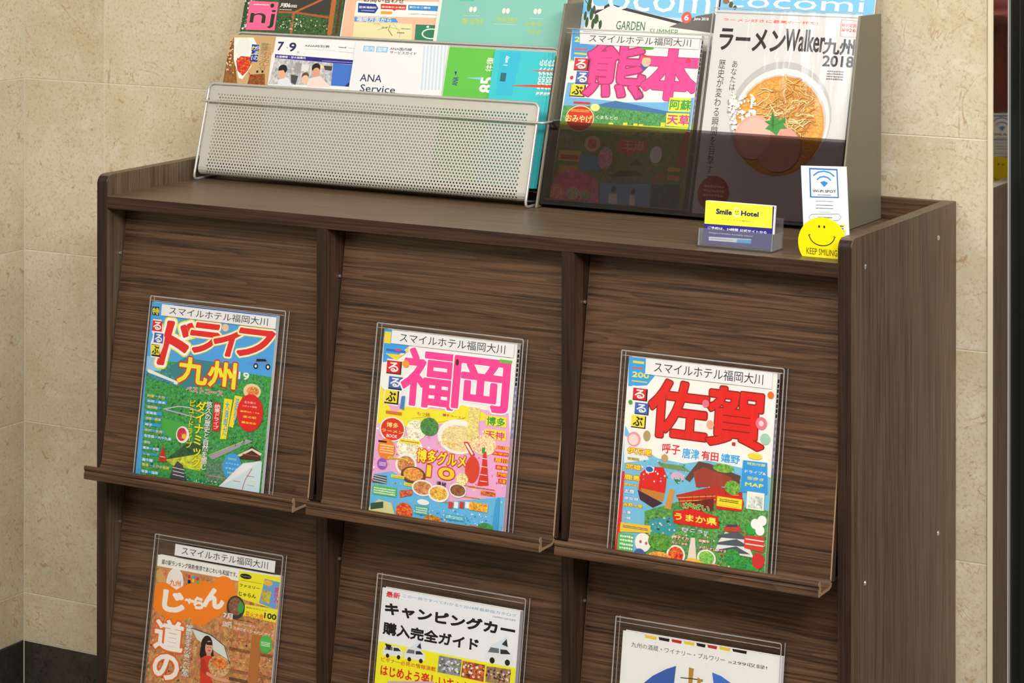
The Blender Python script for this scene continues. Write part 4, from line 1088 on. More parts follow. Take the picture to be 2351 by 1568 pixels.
["l",[[2.2,200.6],[24.0,177.7],[34.2,161.6]],1,"2F3A2A"]]},"lifestyle_b":{"w":234.0,"h":285,"ops":[["r",0,0,234.0,285,"B9D9EC"],
["r",0,180,234.0,285,"79BFE6"],
["t","cocomi",9.7,198.9,218.8,218.2,"F6F3EA",-0.005,[],0,0],
["e",16.7,202.3,3.4,4.9,"3F5A38"],
["e",23.4,198.4,2.9,3.4,"3F5A38"],
["e",8.7,206.7,5.3,3.9,"8A6A50"]]},"curry_flyer":{"w":113.5,"h":202.0,"ops":[["r",0,0,113.5,300,"C9A878"],
["p",[[-1.8,150.6],[5.6,198.3],[29.2,116.8],[1.1,115.4]],"8A5A2C","food2"],
["s",120,2.2,["5A3A20","E8B890","8A5A34","F0C8A0"],-10.9,139.8,18.9,195.2,31],
["p",[[7.3,197.2],[43.9,198.7],[53.5,186.2],[45.6,176.4],[48.8,153.0],[36.0,132.4],[28.8,133.2],[12.8,163.1]],"F4F3EE"],
["e",27.3,182.6,14.1,15.8,"E8E8E2"],
["p",[[18.2,161.0],[25.9,168.4],[43.0,168.0],[49.1,158.9],[43.2,145.7],[35.1,137.1],[23.4,145.9]],"C8451E","food"],
["s",40,2,["E2701E","F0A040","A82A14","C84A2A"],19.3,141.3,48.4,165.7,32],
["p",[[43.2,188.1],[56.7,187.5],[58.6,160.5],[44.4,161.0]],"1E3AA8"],
["v","カレー",41.6,162.6,53.2,185.6,"F2E24A",0.04,[]],
["v","やまの",50.0,162.9,59.5,186.0,"E8EAD0",0.02,[]],
["v","野菜たっぷりで",60.9,147.2,73.9,191.2,"7A8A5A",0.0,[]],
["v","こだわりカレー",68.1,147.6,81.5,190.3,"B86A4A",0.0,[]],
["p",[[83.2,171.1],[89.7,187.8],[92.5,187.9],[97.6,126.2],[85.1,125.6]],"F4F0EA"],
["p",[[48.6,140.1],[76.2,142.6],[79.8,124.2],[46.5,122.4]],"8A4A24","food"],
["e",61.6,145.4,2.0,2.0,"1A1718"],
["e",71.3,145.9,2.0,2.0,"1A1718"]]},"timetable":{"w":153.0,"h":202.0,"ops":[["r",0,0,153.0,300,"EBECEE"],
["t","7",5.8,180.6,16.9,194.8,"2A2A5A",0.05,[],0,0],
["t","9",27.4,180.0,40.6,194.5,"2A2A5A",0.05,[],0,0],
["t","月",43.2,178.0,47.9,181.2,"2A2A5A",0.0,[],0,0],
["l",[[22.8,186.2],[25.6,185.9]],0.8,"2A2A5A"],
["t","ANA時刻表",56.1,188.6,102.1,192.9,"3A3A5A",0.02,[],0,0],
["l",[[118.7,191.0],[128.9,190.6]],1,"3A4A8A"],
["p",[[129.0,190.3],[132.6,192.8],[131.2,189.3]],"2A3A9A"],
["l",[[135.7,190.6],[152.0,189.6]],0.5,"9A9AA8"],
["l",[[119.3,184.1],[153.3,182.8]],0.5,"9A9AA8"],
["l",[[56.2,185.3],[113.7,185.0]],0.4,"B0B0B8"],
["p",[[3.4,174.8],[154.6,172.0],[155.2,165.1],[4.7,168.4]],"2A2486"],
["t","お得情報・空の旅案内",6.5,169.3,61.3,173.1,"F4F3EE",0.03,[],0,0],
["b",92.1,167.4,154.8,169.2,1,"B0A8E0",0.35],
["p",[[4.8,167.8],[113.2,166.0],[115.6,131.0],[0.9,127.4]],"B9BABE","food2"],
["p",[[113.2,166.0],[155.3,164.6],[157.4,130.9],[115.6,131.0]],"4272CC"],
["p",[[139.9,131.2],[152.7,142.1],[158.4,140.1],[157.5,130.4]],"2A2670"],
["e",22.6,151.8,8.2,7.3,"1E1A1E"],
["p",[[14.7,149.0],[24.2,150.7],[31.4,141.7],[25.7,135.6],[15.2,139.8]],"E0AE90"],
["p",[[17.5,135.2],[34.6,139.6],[47.1,125.2],[18.3,123.7]],"DDE3F0"],
["e",83.5,157.0,7.9,7.3,"1E1A1E"],
["e",84.9,149.6,7.1,7.7,"D8A084"],
["p",[[70.5,139.1],[92.7,144.8],[116.1,128.8],[72.9,126.5]],"EAD8D0"],
["e",66.2,143.5,6.6,5.6,"6A4A3A"],
["e",66.7,137.7,6.6,7.0,"E8C0A8"],
["p",[[39.2,144.4],[53.3,142.8],[50.5,128.8],[41.7,131.8]],"4A4A50"],
["p",[[96.4,161.1],[112.8,160.8],[112.7,153.9],[100.4,154.4]],"4A4038"],
["r",53.9,150.6,69.7,161.4,"DCDCDC"],
["r",43.9,147.6,56.5,163.2,"9A9A9C"],
["r",91.0,156.6,97.3,160.9,"E8D8A0"]]},"service_guide":{"w":164.0,"h":202.5,"ops":[["r",0,0,164.0,300,"E6E8EA"],
["p",[[121.2,200.4],[124.1,200.2],[130.4,133.1],[127.6,133.3]],"C6D6EA"],
["p",[[127.3,200.6],[130.2,200.4],[136.5,133.4],[133.6,133.6]],"C6D6EA"],
["p",[[133.4,200.9],[136.3,200.7],[142.5,133.8],[139.7,133.9]],"C6D6EA"],
["p",[[139.5,201.2],[142.3,201.0],[148.6,134.1],[145.8,134.2]],"C6D6EA"],
["p",[[145.6,201.4],[148.4,201.3],[154.6,134.4],[151.8,134.6]],"C6D6EA"],
["p",[[151.7,201.7],[154.5,201.5],[160.7,134.7],[157.8,134.9]],"C6D6EA"],
["p",[[157.7,202.0],[160.6,201.8],[166.7,135.0],[163.9,135.2]],"C6D6EA"],
["p",[[163.8,202.2],[166.6,202.1],[172.7,135.4],[169.9,135.5]],"C6D6EA"],
["p",[[164.9,200.8],[171.1,200.3],[171.8,185.9],[167.5,185.7]],"7AA8D0"],
["r",15.3,187.2,34.9,195.6,"86BCE8"],
["t","国内",17.4,188.1,33.3,194.5,"E6F0F8",0.02,[],0,0],
["r",38.5,186.8,58.8,195.4,"86BCE8"],
["t","国際",40.5,187.6,57.1,194.3,"E6F0F8",0.02,[],0,0],
["t","ANA国内線",62.7,191.1,101.7,195.4,"3A3A6A",0.02,[],0,0],
["t","サービスガイド",63.7,185.2,110.6,189.8,"3A3A6A",0.02,[],0,0],
["t","ANA",17.5,141.0,56.3,152.2,"2A3050",0.01,[],0,0],
["t","Service",20.3,125.3,83.1,136.5,"2A3050",0.01,[],0,0]]},"green_leaflet":{"w":83.5,"h":200.0,"ops":[["r",0,0,83.5,300,"63BE4A"],
["p",[[82.7,199.5],[87.0,199.4],[90.2,132.5],[86.0,132.5]],"F4F4F0"],
["t","往復",68.1,166.4,82.1,187.5,"F4F3EE",0.02,[],0,90],
["t","85",62.2,134.5,85.6,157.9,"F4F3EE",0.05,[],0,90],
["p",[[36.0,155.1],[63.2,157.2],[63.8,153.5]],"8AC8F0"],
["t","ANA",14.4,142.5,24.3,155.5,"2A3A8A",0.04,[],0,90],
["p",[[15.7,163.1],[19.8,164.1],[19.3,157.3]],"3A2A8A"]]},"teal_leaflet":{"w":84.0,"h":199.5,"ops":[["r",0,0,84.0,300,"3CC4CE"],
["p",[[9.9,197.3],[45.5,197.4],[38.9,133.1],[12.0,132.4]],"36B8D8"],
["t","1 way",17.6,177.1,26.8,191.6,"F4F3EE",0.03,[],0,90],
["b",15.5,147.2,24.8,173.6,1,"2A6A6A",0.35],
["t","3,800から",77.9,135.7,86.6,188.5,"F4F3EE",0.05,[],0,90],
["p",[[59.7,171.3],[92.7,173.6],[93.1,170.7]],"E2472E"],
["p",[[36.4,148.5],[94.3,152.3],[97.8,151.0],[96.8,147.3],[36.6,147.5]],"E2472E"]]},"town_magazine":{"w":189.0,"h":285.0,"ops":[["r",0,0,189.0,300,"3A4036"],
["r",0,0,189.0,190,"3A5A34","foliage"],
["p",[[5.5,179.8],[5.0,131.7],[-3.0,129.0],[-4.1,191.5]],"2F4A2E"],
["s",90,2.6,["F0F2EE","E4EAE4","1E2A1E","3A6A3A","C8D8C8"],-7.4,132.3,20.7,179.3,41],
["p",[[60.4,205.7],[178.6,209.5],[168.1,161.9],[70.1,162.9]],"3C3A36"],
["l",[[68.7,162.9],[98.2,163.4],[162.0,157.6]],3.2,"A85E34"],
["l",[[96.9,162.8],[147.0,186.0]],3.4,"B0653A"],
["l",[[96.7,160.4],[97.5,130.8]],5,"A86A44"],
["l",[[167.9,192.6],[169.2,133.8]],9,"B4693A"],
["l",[[180.2,193.0],[181.5,134.3]],4,"5A3020"],
["s",160,2.2,["2A4A28","4A7A3E","1A2A1A","6A8A5A","D8E0D0"],67.5,134.8,164.9,154.5,42],
["p",[[9.3,178.7],[65.0,178.3],[66.0,133.0],[10.7,131.9]],"F0699A"],
["t","nj",15.5,135.9,62.7,165.7,"24381F",-0.005,[],0,0],
["e",54.1,172.5,3.7,3.5,"24381F"],
["b",18.1,172.3,47.7,174.2,1,"F4F3EE",0.1],
["t","06",78.6,170.8,88.3,177.6,"F4F3EE",0.05,[],0,0],
["t","月",68.7,170.4,78.5,177.2,"F4F3EE",0.04,[],0,0],
["b",69.2,166.2,92.0,167.7,1,"F4F3EE",0.2],
["b",88.8,170.7,101.0,175.6,2,"F4F3EE",0.3]]},"map_leaflet":{"w":176.5,"h":285.0,"ops":[["r",0,0,176.5,300,"EDBBA0"],
["r",0,0,5,300,"F4F0EC"],
["p",[[24.5,185.8],[174.9,189.6],[174.7,164.8],[24.2,162.1]],"F2F1EE"],
["p",[[27.8,182.7],[60.0,182.3],[65.8,175.5],[60.9,167.4],[29.6,167.8]],"2A3E94"],
["t","駐車場無料",30.5,174.5,62.3,178.1,"F4F3EE",0.03,[],0,0],
["b",35.3,170.5,59.4,172.0,1,"F4F3EE",0.35],
["p",[[69.1,182.7],[115.6,182.8],[115.8,174.7],[70.5,174.5]],"D8352F"],
["t","宿泊割引き特典",71.4,176.8,113.6,179.6,"F4F3EE",0.03,[],0,0],
["p",[[91.4,174.8],[98.6,174.8],[95.4,172.3]],"D8352F"],
["p",[[71.1,171.4],[91.9,171.6],[91.8,167.0],[71.9,166.7]],"E8A43A"],
["p",[[118.8,182.9],[176.0,183.1],[175.6,174.9],[119.9,174.8]],"3A8CD0"],
["t","割引きご優待",121.9,178.1,159.1,181.1,"F4F3EE",0.03,[],0,0],
["t","1,000円〜",122.9,167.5,144.8,170.2,"2A2A5A",0.02,[],0,0],
["b",144.4,168.2,175.0,169.8,1,"6A6A7A",0.35],
["t","お問い合わせ",37.3,184.5,110.9,193.8,"3A2A2A",0.03,[],0,0],
["p",[[25.4,160.5],[100.1,161.1],[105.7,155.0],[25.8,153.4]],"4F9ADC"],
["t","福岡方面から",29.4,153.7,92.8,161.7,"F4F3EE",0.02,[],0,0],
["p",[[26.0,152.3],[131.1,153.7],[138.1,98.2],[29.5,93.1]],"E6E0AE"],
["l",[[92.0,150.6],[89.8,142.7],[98.7,133.7]],1.2,"A0603A"],
["l",[[70.0,141.9],[89.0,147.3],[111.3,143.6]],0.8,"B8B070"],
["l",[[97.2,152.4],[112.2,138.9],[111.7,131.1]],0.8,"A8B890"],
["t","高速",77.2,144.2,87.8,147.6,"3A3A3A",0.01,[],0,0],
["b",112.6,144.3,129.2,146.7,1,"6A6A5A",0.35],
["b",106.5,137.7,119.6,140.3,1,"4A4A4A",0.35],
["b",61.0,150.6,73.9,151.7,1,"4A6A8A",0.35],
["p",[[137.5,153.2],[181.1,153.4],[185.7,115.8],[140.8,113.8]],"2F7F5E"],
["e",167.5,139.7,17.3,8.4,"DDE8E0"],
["e",167.5,139.7,14.6,6.5,"2F7F5E"],
["e",159.4,150.2,2.5,1.9,"DDE8E0"]]},"teal_booklet":{"w":219.0,"h":285.0,"ops":[["r",0,0,219.0,300,"84C4B8"],
["r",0,0,6,300,"E8E4DA"],
["p",[[34.4,194.2],[63.8,196.8],[61.0,192.9],[36.6,192.0]],"5EC4A8"],
["e",58.3,180.4,3.1,4.2,"F2E9DC"],
["e",65.2,180.7,3.1,4.2,"F2E9DC"],
["t","乗合制",44.3,157.6,81.6,166.8,"B9CC4A",0.01,[],0,0],
["e",115.6,180.3,3.1,4.2,"F2E9DC"],
["e",122.4,180.5,3.1,4.2,"F2E9DC"],
["t","予約制",102.7,162.2,139.4,171.4,"B9CC4A",0.01,[],0,0],
["e",169.2,181.5,3.1,4.2,"F2E9DC"],
["e",176.0,181.8,3.1,4.2,"F2E9DC"],
["t","全路線に",154.2,159.0,190.9,165.8,"B9CC4A",0.01,[],0,0],
["t","対応",161.0,146.7,185.2,154.7,"B9CC4A",0.01,[],0,0],
["l",[[47.2,170.3],[75.0,171.1]],0.5,"C8E0D8"],
["l",[[159.4,170.6],[184.8,170.8]],0.6,"C8E0D8"],
["l",[[99.4,159.8],[140.6,159.9]],0.5,"C8E0D8"]]},"yellow_card":{"w":91,"h":55,"ops":[["r",0,0,91,55,"2A2480"],
["p",[[0.0,55.5],[88.9,55.4],[89.7,26.9],[0.4,25.7]],"EFF23A"],
["t","Smile",14.8,39.1,36.0,46.3,"1E1A4A",0.07,[],0,0],
["t","Hotel",48.1,39.6,71.4,46.2,"1E1A4A",0.07,[],0,0],
["e",42.6,43.4,5.4,5.7,"F4F3EE"],
["e",42.6,43.7,4.4,4.7,"F0E83A"],
["e",41.0,44.5,0.6,0.9,"1A1718"],
["e",44.0,44.6,0.6,0.9,"1A1718"],
["l",[[40.5,41.8],[43.0,40.5],[45.1,41.9]],0.5,"1A1718"],
["t","スマイルホテル福岡大川",21.9,32.2,65.1,34.1,"1A1718",0.02,[],0,0],
["t","ご予約は、24時間 公式サイトから",5.2,19.2,83.3,22.7,"F4F3EE",0.03,[],0,0],
["t","https://smile-hotels.com/",7.4,13.3,65.7,15.8,"F4F3EE",0.02,[],0,0],
["p",[[7.5,9.5],[63.7,10.9],[63.8,5.3],[7.6,4.6]],"E6E8EC"],
["b",10.2,6.8,39.7,7.9,1,"4A4A5A",0.35],
["p",[[44.9,9.2],[63.8,9.9],[63.6,5.0],[44.9,5.1]],"3FA9E0"]]},"wifi_card":{"w":62,"h":112,"ops":[["r",0,0,62,112,"E2E5F0"],
["p",[[11.1,109.5],[49.9,108.9],[50.2,72.2],[10.7,72.0]],"2E6FC0"],
["p",[[13.0,107.6],[48.2,107.1],[48.5,73.7],[12.7,73.6]],"F2F3F6"],
["l",[[16.5,99.9],[23.4,104.4],[31.3,105.8],[38.9,104.1],[45.3,99.4]],1.9,"2F8ADC"],
["l",[[21.2,94.6],[25.6,98.0],[31.2,99.0],[36.7,97.5],[40.4,94.3]],1.9,"2F8ADC"],
["p",[[25.3,91.7],[30.9,93.4],[36.5,91.1],[30.8,85.6]],"2F8ADC"],
["t","WI-FI SPOT",14.7,78.7,46.7,82.1,"1A1718",0.05,[],0,0],
["b",21.7,74.8,40.1,76.3,1,"1A1718",0.25],
["b",18.6,66.7,42.2,68.7,1,"8AA0B8",0.3],
["b",18.5,62.0,42.0,63.3,1,"1A1718",0.2],
["b",18.3,58.1,41.8,59.4,1,"1A1718",0.2],
["b",22.5,53.2,37.7,54.9,1,"8AB8D8",0.3],
["l",[[12.0,50.7],[48.7,52.1],[52.4,48.7],[48.3,43.9],[11.5,42.7],[7.6,46.5],[12.0,50.7]],0.6,"5A5A62"],
["b",20.7,46.4,40.0,48.2,1,"1A1718",0.15],
["b",1.6,34.2,13.7,39.3,2,"4A4A8A",0.35],
["r",46.2,36.2,57.7,39.2,"EDEB3A"],
["r",46.5,28.3,57.4,32.7,"EDEB3A"],
["b",46.1,28.8,54.8,38.6,3,"3A3A8A",0.3]]}}''')
def cover_print(key):
    d = COVER[key]; p = Print(d['w'], d['h']); p.run(d['ops']); return p
HOTEL = 'スマイルホテル福岡大川'

# ------------------------------------------------------------------ the room
W, D, T = 1.19, 0.3803, 0.018          # cabinet width, depth, board thickness
WY, WX, WR = 0.384, -0.4657, 1.2337    # face of the back wall, of the left wall, right end of the tiled wall
TP, TZ, BZ = 0.2904, 0.0858, -0.867    # tile course height, one joint height, top of the dark baseboard
def zz(z): return z + Z0
def st(o): return tag(o, kind='structure')
def tile_mesh(w, h, axis):
    bm = bmesh.new(); t = .008
    if axis == 'Y': add_box(bm, 0, 0, 0, w, t, h)
    else: add_box(bm, -t, 0, 0, 0, w, h)
    bmesh.ops.bevel(bm, geom=bm.edges[:], offset=.0005, segments=1, affect='EDGES')
    bmesh.ops.recalc_face_normals(bm, faces=bm.faces[:]); me = bpy.data.meshes.new('tile'); bm.to_mesh(me); bm.free(); return me
_tm = {}
def put_tile(parent, axis, a0, a1, z0, z1, mat, name='tile'):
    g = .0009; w, h = round(a1 - a0 - 2 * g, 5), round(z1 - z0 - 2 * g, 5); key = (axis, w, h, mat.name)
    if key not in _tm: _tm[key] = tile_mesh(w, h, axis); _tm[key].materials.append(mat)
    o = bpy.data.objects.new(name, _tm[key]); COL.objects.link(o); o.parent = parent
    o.location = (a0 + g, WY, zz(z0 + g)) if axis == 'Y' else (WX, a0 + g, zz(z0 + g))
    o.location = o.location - parent.location
CEIL = 1.64
st(box('floor', -.70, -6.2, -.04, 3.4, .62, 0, M['floor']))
st(box('ceiling', -.70, -6.2, zz(CEIL), 3.4, .62, zz(CEIL) + .04, M['ceiling']))
wb = st(box('wall_back', WX - .2, WY + .0010, 0, WR, WY + .2, zz(CEIL), M['grout']))
wl = st(box('wall_left', WX - .2, -6.2, 0, WX - .0010, WY + .0010, zz(CEIL), M['grout']))
joints = [TZ + k * TP for k in range(-3, 6)]; zs = [BZ] + joints + [CEIL]
xs = [WX, -.2946, .3054, .9054, WR]
for j in range(len(zs) - 1):
    for i in range(len(xs) - 1): put_tile(wb, 'Y', xs[i], xs[i + 1], zs[j], zs[j + 1], M['tile'])
ys = [WY - .6 * k for k in range(0, 7)][::-1]
for j in range(len(zs) - 1):
    for i in range(len(ys) - 1): put_tile(wl, 'X', ys[i], ys[i + 1], zs[j], zs[j + 1], M['tile'])
bb = st(box('baseboard_back', WX, WY + .0009, 0, WR, WY + .0074, zz(BZ), M['grout']))
for i in range(len(xs) - 1): put_tile(bb, 'Y', xs[i], xs[i + 1], -Z0 + .001, BZ, M['stone'], 'stone_slab')
bl = st(box('baseboard_left', WX - .0074, -3.2, 0, WX - .001, WY, zz(BZ), M['grout']))
for i in range(len(ys) - 1): put_tile(bl, 'X', ys[i], ys[i + 1], -Z0 + .001, BZ, M['stone'], 'stone_slab')
# right end of the wall: cream trim, then the polished jamb and the dark door
st(box('trim_1', WR + .0008, WY - .004, 0, WR + .0092, WY + .2, zz(CEIL), M['cream'], bev=.0012))
dr = st(empty('door_1', (1.2440, WY, 0)))
def dpart(name, x0, y0, z0, x1, y1, z1, m, bev=.0006):
    o = box(name, x0, y0, z0, x1, y1, z1, m, bev=bev); o.parent = dr; o.location = Vector((x0, y0, z0)) - dr.location; return o
dpart('polished_jamb', 1.2440, .378, 0, 1.2642, .45, zz(1.25), M['mirror'], 0)
dpart('bright_edge', 1.2644, .3765, 0, 1.2660, .45, zz(1.25), M['chrome'], .0003)
dpart('door_frame', 1.2662, .384, 0, 1.2790, .45, zz(1.25), M['black'])
dpart('door_frame', 1.2792, .380, 0, 1.3400, .45, zz(1.25), M['black'], .002)
dpart('glass', 1.3400, .410, .1, 2.30, .418, zz(1.2), M['dglass'], 0)
dpart('bottom_rail', 1.3400, .40, 0, 2.30, .43, .1, M['black'])
dpart('top_rail', 1.2440, .38, zz(1.25), 2.30, .45, zz(1.31), M['black'])
st(box('wall_right', 2.30, .38, 0, 3.4, .58, zz(CEIL), M['cream']))
st(box('trim_2', 1.2436, .38, zz(1.31), 2.30, .58, zz(CEIL), M['cream']))

# ------------------------------------------------------------------ the magazine cabinet
cab = empty('display_cabinet', (0, 0, 0), 'dark walnut magazine cabinet with tilted flap doors standing against the cream marble wall', 'cabinet')
HC = Z0
def cpart(o, parent=None): o.parent = parent or cab; return o
def side(name, x0):
    r = .012; prof = [(D, -Z0), (0.0, -Z0), (0, -r)] + [(r - r * math.cos(a * math.pi / 12), -r + r * math.sin(a * math.pi / 12)) for a in range(1, 7)] + [(D, 0)]
    o = prism(name, [(a, zz(b)) for a, b in prof], 0, T, [M['wood_side'], M['wood_edge'], M['taupe_edge']], loc=(x0, 0, 0), bev=.0007)
    for p in o.data.polygons:
        n = p.normal
        if abs(n.x) < .5: p.material_index = 1 if n.y < -.5 else 0
    return cpart(o)
sl = side('side_panel', 0.0); sr = side('side_panel', W - T)
def screw(parent, x, y, z):
    bm = bmesh.new()
    bmesh.ops.create_cone(bm, cap_ends=True, segments=16, radius1=.0036, radius2=.0028, depth=.0014)
    for v in bm.verts:
        if v.co.z > 0 : v.co.z *= 1
    add_box(bm, -.0018, -.00035, .0006, .0018, .00035, .0011)
    bmesh.ops.rotate(bm, verts=bm.verts[:], cent=(0, 0, 0), matrix=Matrix.Rotation(math.pi / 2, 3, 'Y'))
    o = from_bm('screw', bm, M['screw'], parent); o.location = Vector((x, y, z)) - parent.location; return o
for z in (-.0408, -.4394, -.838):
    for y in (.0476, .3098): screw(sr, W + .0004, y, zz(z))
ZB = -.0307
def edge_front(o, y_front=0.002):
    o.data.materials.append(M['wood_edge_x'])
    for p in o.data.polygons:
        if p.normal.y < -.7: p.material_index = 1
    return o
cpart(edge_front(box('top_board', T + .0003, 0.0005, zz(ZB - T), W - T - .0003, D - .012, zz(ZB), M['wood_top'], bev=.0006)))
cpart(edge_front(box('middle_shelf', T + .0003, .03, zz(-.4484), W - T - .0003, D - .012, zz(-.4304), M['wood_x'], bev=.0006)))
cpart(edge_front(box('bottom_shelf', T + .0003, .002, zz(-.846), W - T - .0003, D - .012, zz(-.828), M['wood_x'], bev=.0006)))
cpart(box('plinth', T + .0003, .02, 0.0, W - T - .0003, .038, zz(-.847), M['wood_edge_x']))
cpart(box('back_panel', T + .0003, D - .0115, 0.002, W - T - .0003, D - .0005, zz(-.0005), [M['wood_x']], bev=.0005))
d1, d2 = .3976, .7879
for dx in (d1, d2):
    for za, zb_ in ((-.4300, ZB - T - .0003), (-.8275, -.4488)):
        o = box('divider', dx - T / 2, .0012, zz(za), dx + T / 2, D - .0125, zz(zb_), [M['wood_in'], M['wood_edge']], bev=.0007)
        for p in o.data.polygons:
            if p.normal.y < -.7: p.material_index = 1
        cpart(o)
# inner faces of the side boards are the same laminate; the flap doors
TH = math.atan(.0595 / .365)
cols = [(T + .0022, d1 - T / 2 - .0022), (d1 + T / 2 + .0022, d2 - T / 2 - .0022), (d2 + T / 2 + .0022, W - T - .0022)]
for r in range(2):
    dz = -r * .3976
    for (x0, x1) in cols:
        # tilted board, front face through (y .0435, z -.06) and (y -.016, z -.425)
        zt = -.0515; yt = -.016 + (zt + .425) * math.tan(TH); t = .014
        c_, s_ = math.cos(TH), math.sin(TH)
        prof = [(-.016, -.425), (-.016 + t * c_, -.425 - t * s_), (yt + t * c_, zt - t * s_), (yt, zt)]
        o = prism('flap_door', [(a, zz(b + dz)) for a, b in prof], 0, x1 - x0, [M['wood_x'], M['edge_highlight'], M['wood_in']], loc=(x0, 0, 0), bev=.0013); cpart(o)
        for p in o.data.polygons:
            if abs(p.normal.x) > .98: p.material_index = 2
            elif abs(p.normal.x) > .3: p.material_index = 1  # painted highlight line along the door's side bevels
        # stepped tray ledge, one extrusion: floor, front lip with a groove
        lp = [(-.0162, -.4215), (-.0190, -.4290), (-.0225, -.4302), (-.0468, -.4302), (-.0478, -.4290), (-.0480, -.4180), (-.0492, -.4160), (-.0520, -.4152),
              (-.0542, -.4162), (-.0552, -.4185), (-.0548, -.4210), (-.0530, -.4226), (-.0530, -.4242), (-.0548, -.4254), (-.0553, -.4275), (-.0553, -.4335),
              (-.0540, -.4348), (-.0510, -.4348), (-.0485, -.4338), (-.0210, -.4338), (-.0150, -.4320), (-.0115, -.4275), (-.0128, -.4268), (-.0158, -.4255)]
        l = prism('tray_ledge', [(a, zz(b + dz)) for a, b in lp], 0.0, x1 - x0, [M['wood_x'], M['edge_highlight']], o, bev=.0003); l.location = (0, 0, 0)
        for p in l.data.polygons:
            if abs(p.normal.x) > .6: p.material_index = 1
        for xs_ in (-.0016, x1 - x0 - .0004):
            bm = bmesh.new(); bmesh.ops.create_cone(bm, cap_ends=True, segments=10, radius1=.0024, radius2=.0024, depth=.002)
            bmesh.ops.rotate(bm, verts=bm.verts[:], cent=(0, 0, 0), matrix=Matrix.Rotation(math.pi / 2, 3, 'Y'))
            from_bm('hinge_pin', bm, M['screw'], o, (xs_ + .001, .0275 + .003, zz(-.1185 + dz)))

# ------------------------------------------------------------------ magazines
SHEETS = {}
def oriented(name, x0, yf, zf, lean, t, label, cat, group=None, spin=0):
    """Empty at the lower left back corner; (x0, yf, zf) is the lower left corner of the FRONT"""
    c, s = math.cos(lean), math.sin(lean)
    o = empty(name, (x0, yf + c * t, zz(zf - s * t)), label, cat, group)
    o.rotation_mode = 'XYZ'; o.matrix_world = Matrix.Translation(o.location) @ Matrix.Rotation(-lean, 4, 'X') @ Matrix.Rotation(spin, 4, 'Y')
    return o
def door_front(u, v, off, row):
    return (u, -.016 + v * math.sin(TH) - off * math.cos(TH), -.425 - row * .3976 + v * math.cos(TH) + off * math.sin(TH))
def rack_front(u, v, y0, s=.29):
    k = math.sqrt(1 + s * s); return (u, y0 + s * v / k, -.0307 + v / k)
def book(root, key, t, page='pages', spine=None, edge=.0):
    pr = cover_print(key); w, h = pr.w / 1000, pr.h / 1000
    cv = pr.mesh('cover', root, (0, -t, 0))
    if t > .0012:
        bm = bmesh.new(); add_box(bm, .0006, -t + .00035, .0006, w - .0008, -.0004, h - .0008); from_bm('page_block', bm, M[page], root)
        bm = bmesh.new(); add_box(bm, 0, -.00035, 0, w, 0, h); from_bm('back_cover', bm, M['paper'], root)
    if spine == 'spine': spine = 'spine_w'
    if spine:
        bm = bmesh.new(); add_box(bm, w - .0004, -t + .0001, 0, w + .0003, 0, h); s = from_bm('spine', bm, M[spine], root)
    return w, h
def spine_bands(root, w, t, h, low):
    """lettered bands on the spine: black title blocks, lilac panel with white squares, then the cover colour"""
    bm = bmesh.new(); x = w + .0003; r = random.Random(int(h * 9999) + len(low))
    def q(z0, z1, y0, y1, mi, k): 
        v = [bm.verts.new((x + .00006 * k, a, b)) for a, b in ((-t + y0, z0), (-y1, z0), (-y1, z1), (-t + y0, z1))]; f = bm.faces.new(v); f.material_index = mi
    q(h * .50, h * .77, .0004, .0004, 1, 1); q(.001, h * .50, .0004, .0004, 2, 1)
    z = h * .97
    while z > h * .79: q(z - .0045, z, t * .22, t * .22, 0, 1); z -= .0062
    z = h * .75
    while z > h * .54: q(z - .0042, z, t * .25, t * .25, 3, 2); z -= .0085
    from_bm('spine_print', bm, [M['ink'], M['spine'], plain('spine_' + low, low, .5), M['paper']], root)
def sleeve(root, x0, z0, x1, z1, t, lw=.0011):
    bm = bmesh.new(); ya, yb = -t - .0022, .0008
    for y in (ya, yb):
        n = 6
        for i in range(n):
            for j in range(n):
                q = []
                for (a, b) in ((i, j), (i + 1, j), (i + 1, j + 1), (i, j + 1)):
                    u, v = a / n, b / n
                    # the film bellies out a little between its welded edges
                    dy = (-.0004 if y == ya else .0001) * math.sin(math.pi * u) * math.sin(math.pi * v)
                    q.append(bm.verts.new((x0 + (x1 - x0) * u, y + dy, z0 + (z1 - z0) * v)))
                bm.faces.new(q)
    bmesh.ops.remove_doubles(bm, verts=bm.verts[:], dist=1e-6)
    for x in (x0, x1):
        v = [bm.verts.new(p) for p in [(x, ya, z0), (x, yb, z0), (x, yb, z1), (x, ya, z1)]]; bm.faces.new(v)
    s = from_bm('sleeve_film', bm, M['sleeve'], root, smooth=True)
    ym = (ya + yb) / 2
    bm = bmesh.new()
    add_tube(bm, bend([(x0, ya, z1), (x0, ya, z0), (x1, ya, z0), (x1, ya, z1), (x0, ya, z1)], .003), lw * .8, 6)
    add_tube(bm, bend([(x0, yb, z1), (x0, yb, z0), (x1, yb, z0), (x1, yb, z1)], .003), lw * .6, 6)
    add_tube(bm, [(x0 + .002, ya, z1 - .006), (x1 - .002, ya, z1 - .006)], lw * .45, 5)
    from_bm('sleeve_edge', bm, M['rim'], root)
def strip(root, x0, z0, x1, z1, t, b=.0):
    w, h = (x1 - x0) * 1000, (z1 - z0) * 1000
    p = Print(w, h); p.rect(0, 0, w, h, 'E9E8E8'); p.layer(); p.text(HOTEL, w * .07, h * .18, w * .93, h * .86, '26242A', b)
    p.mesh('name_strip', root, (x0, -t - .0017, z0), .0001)
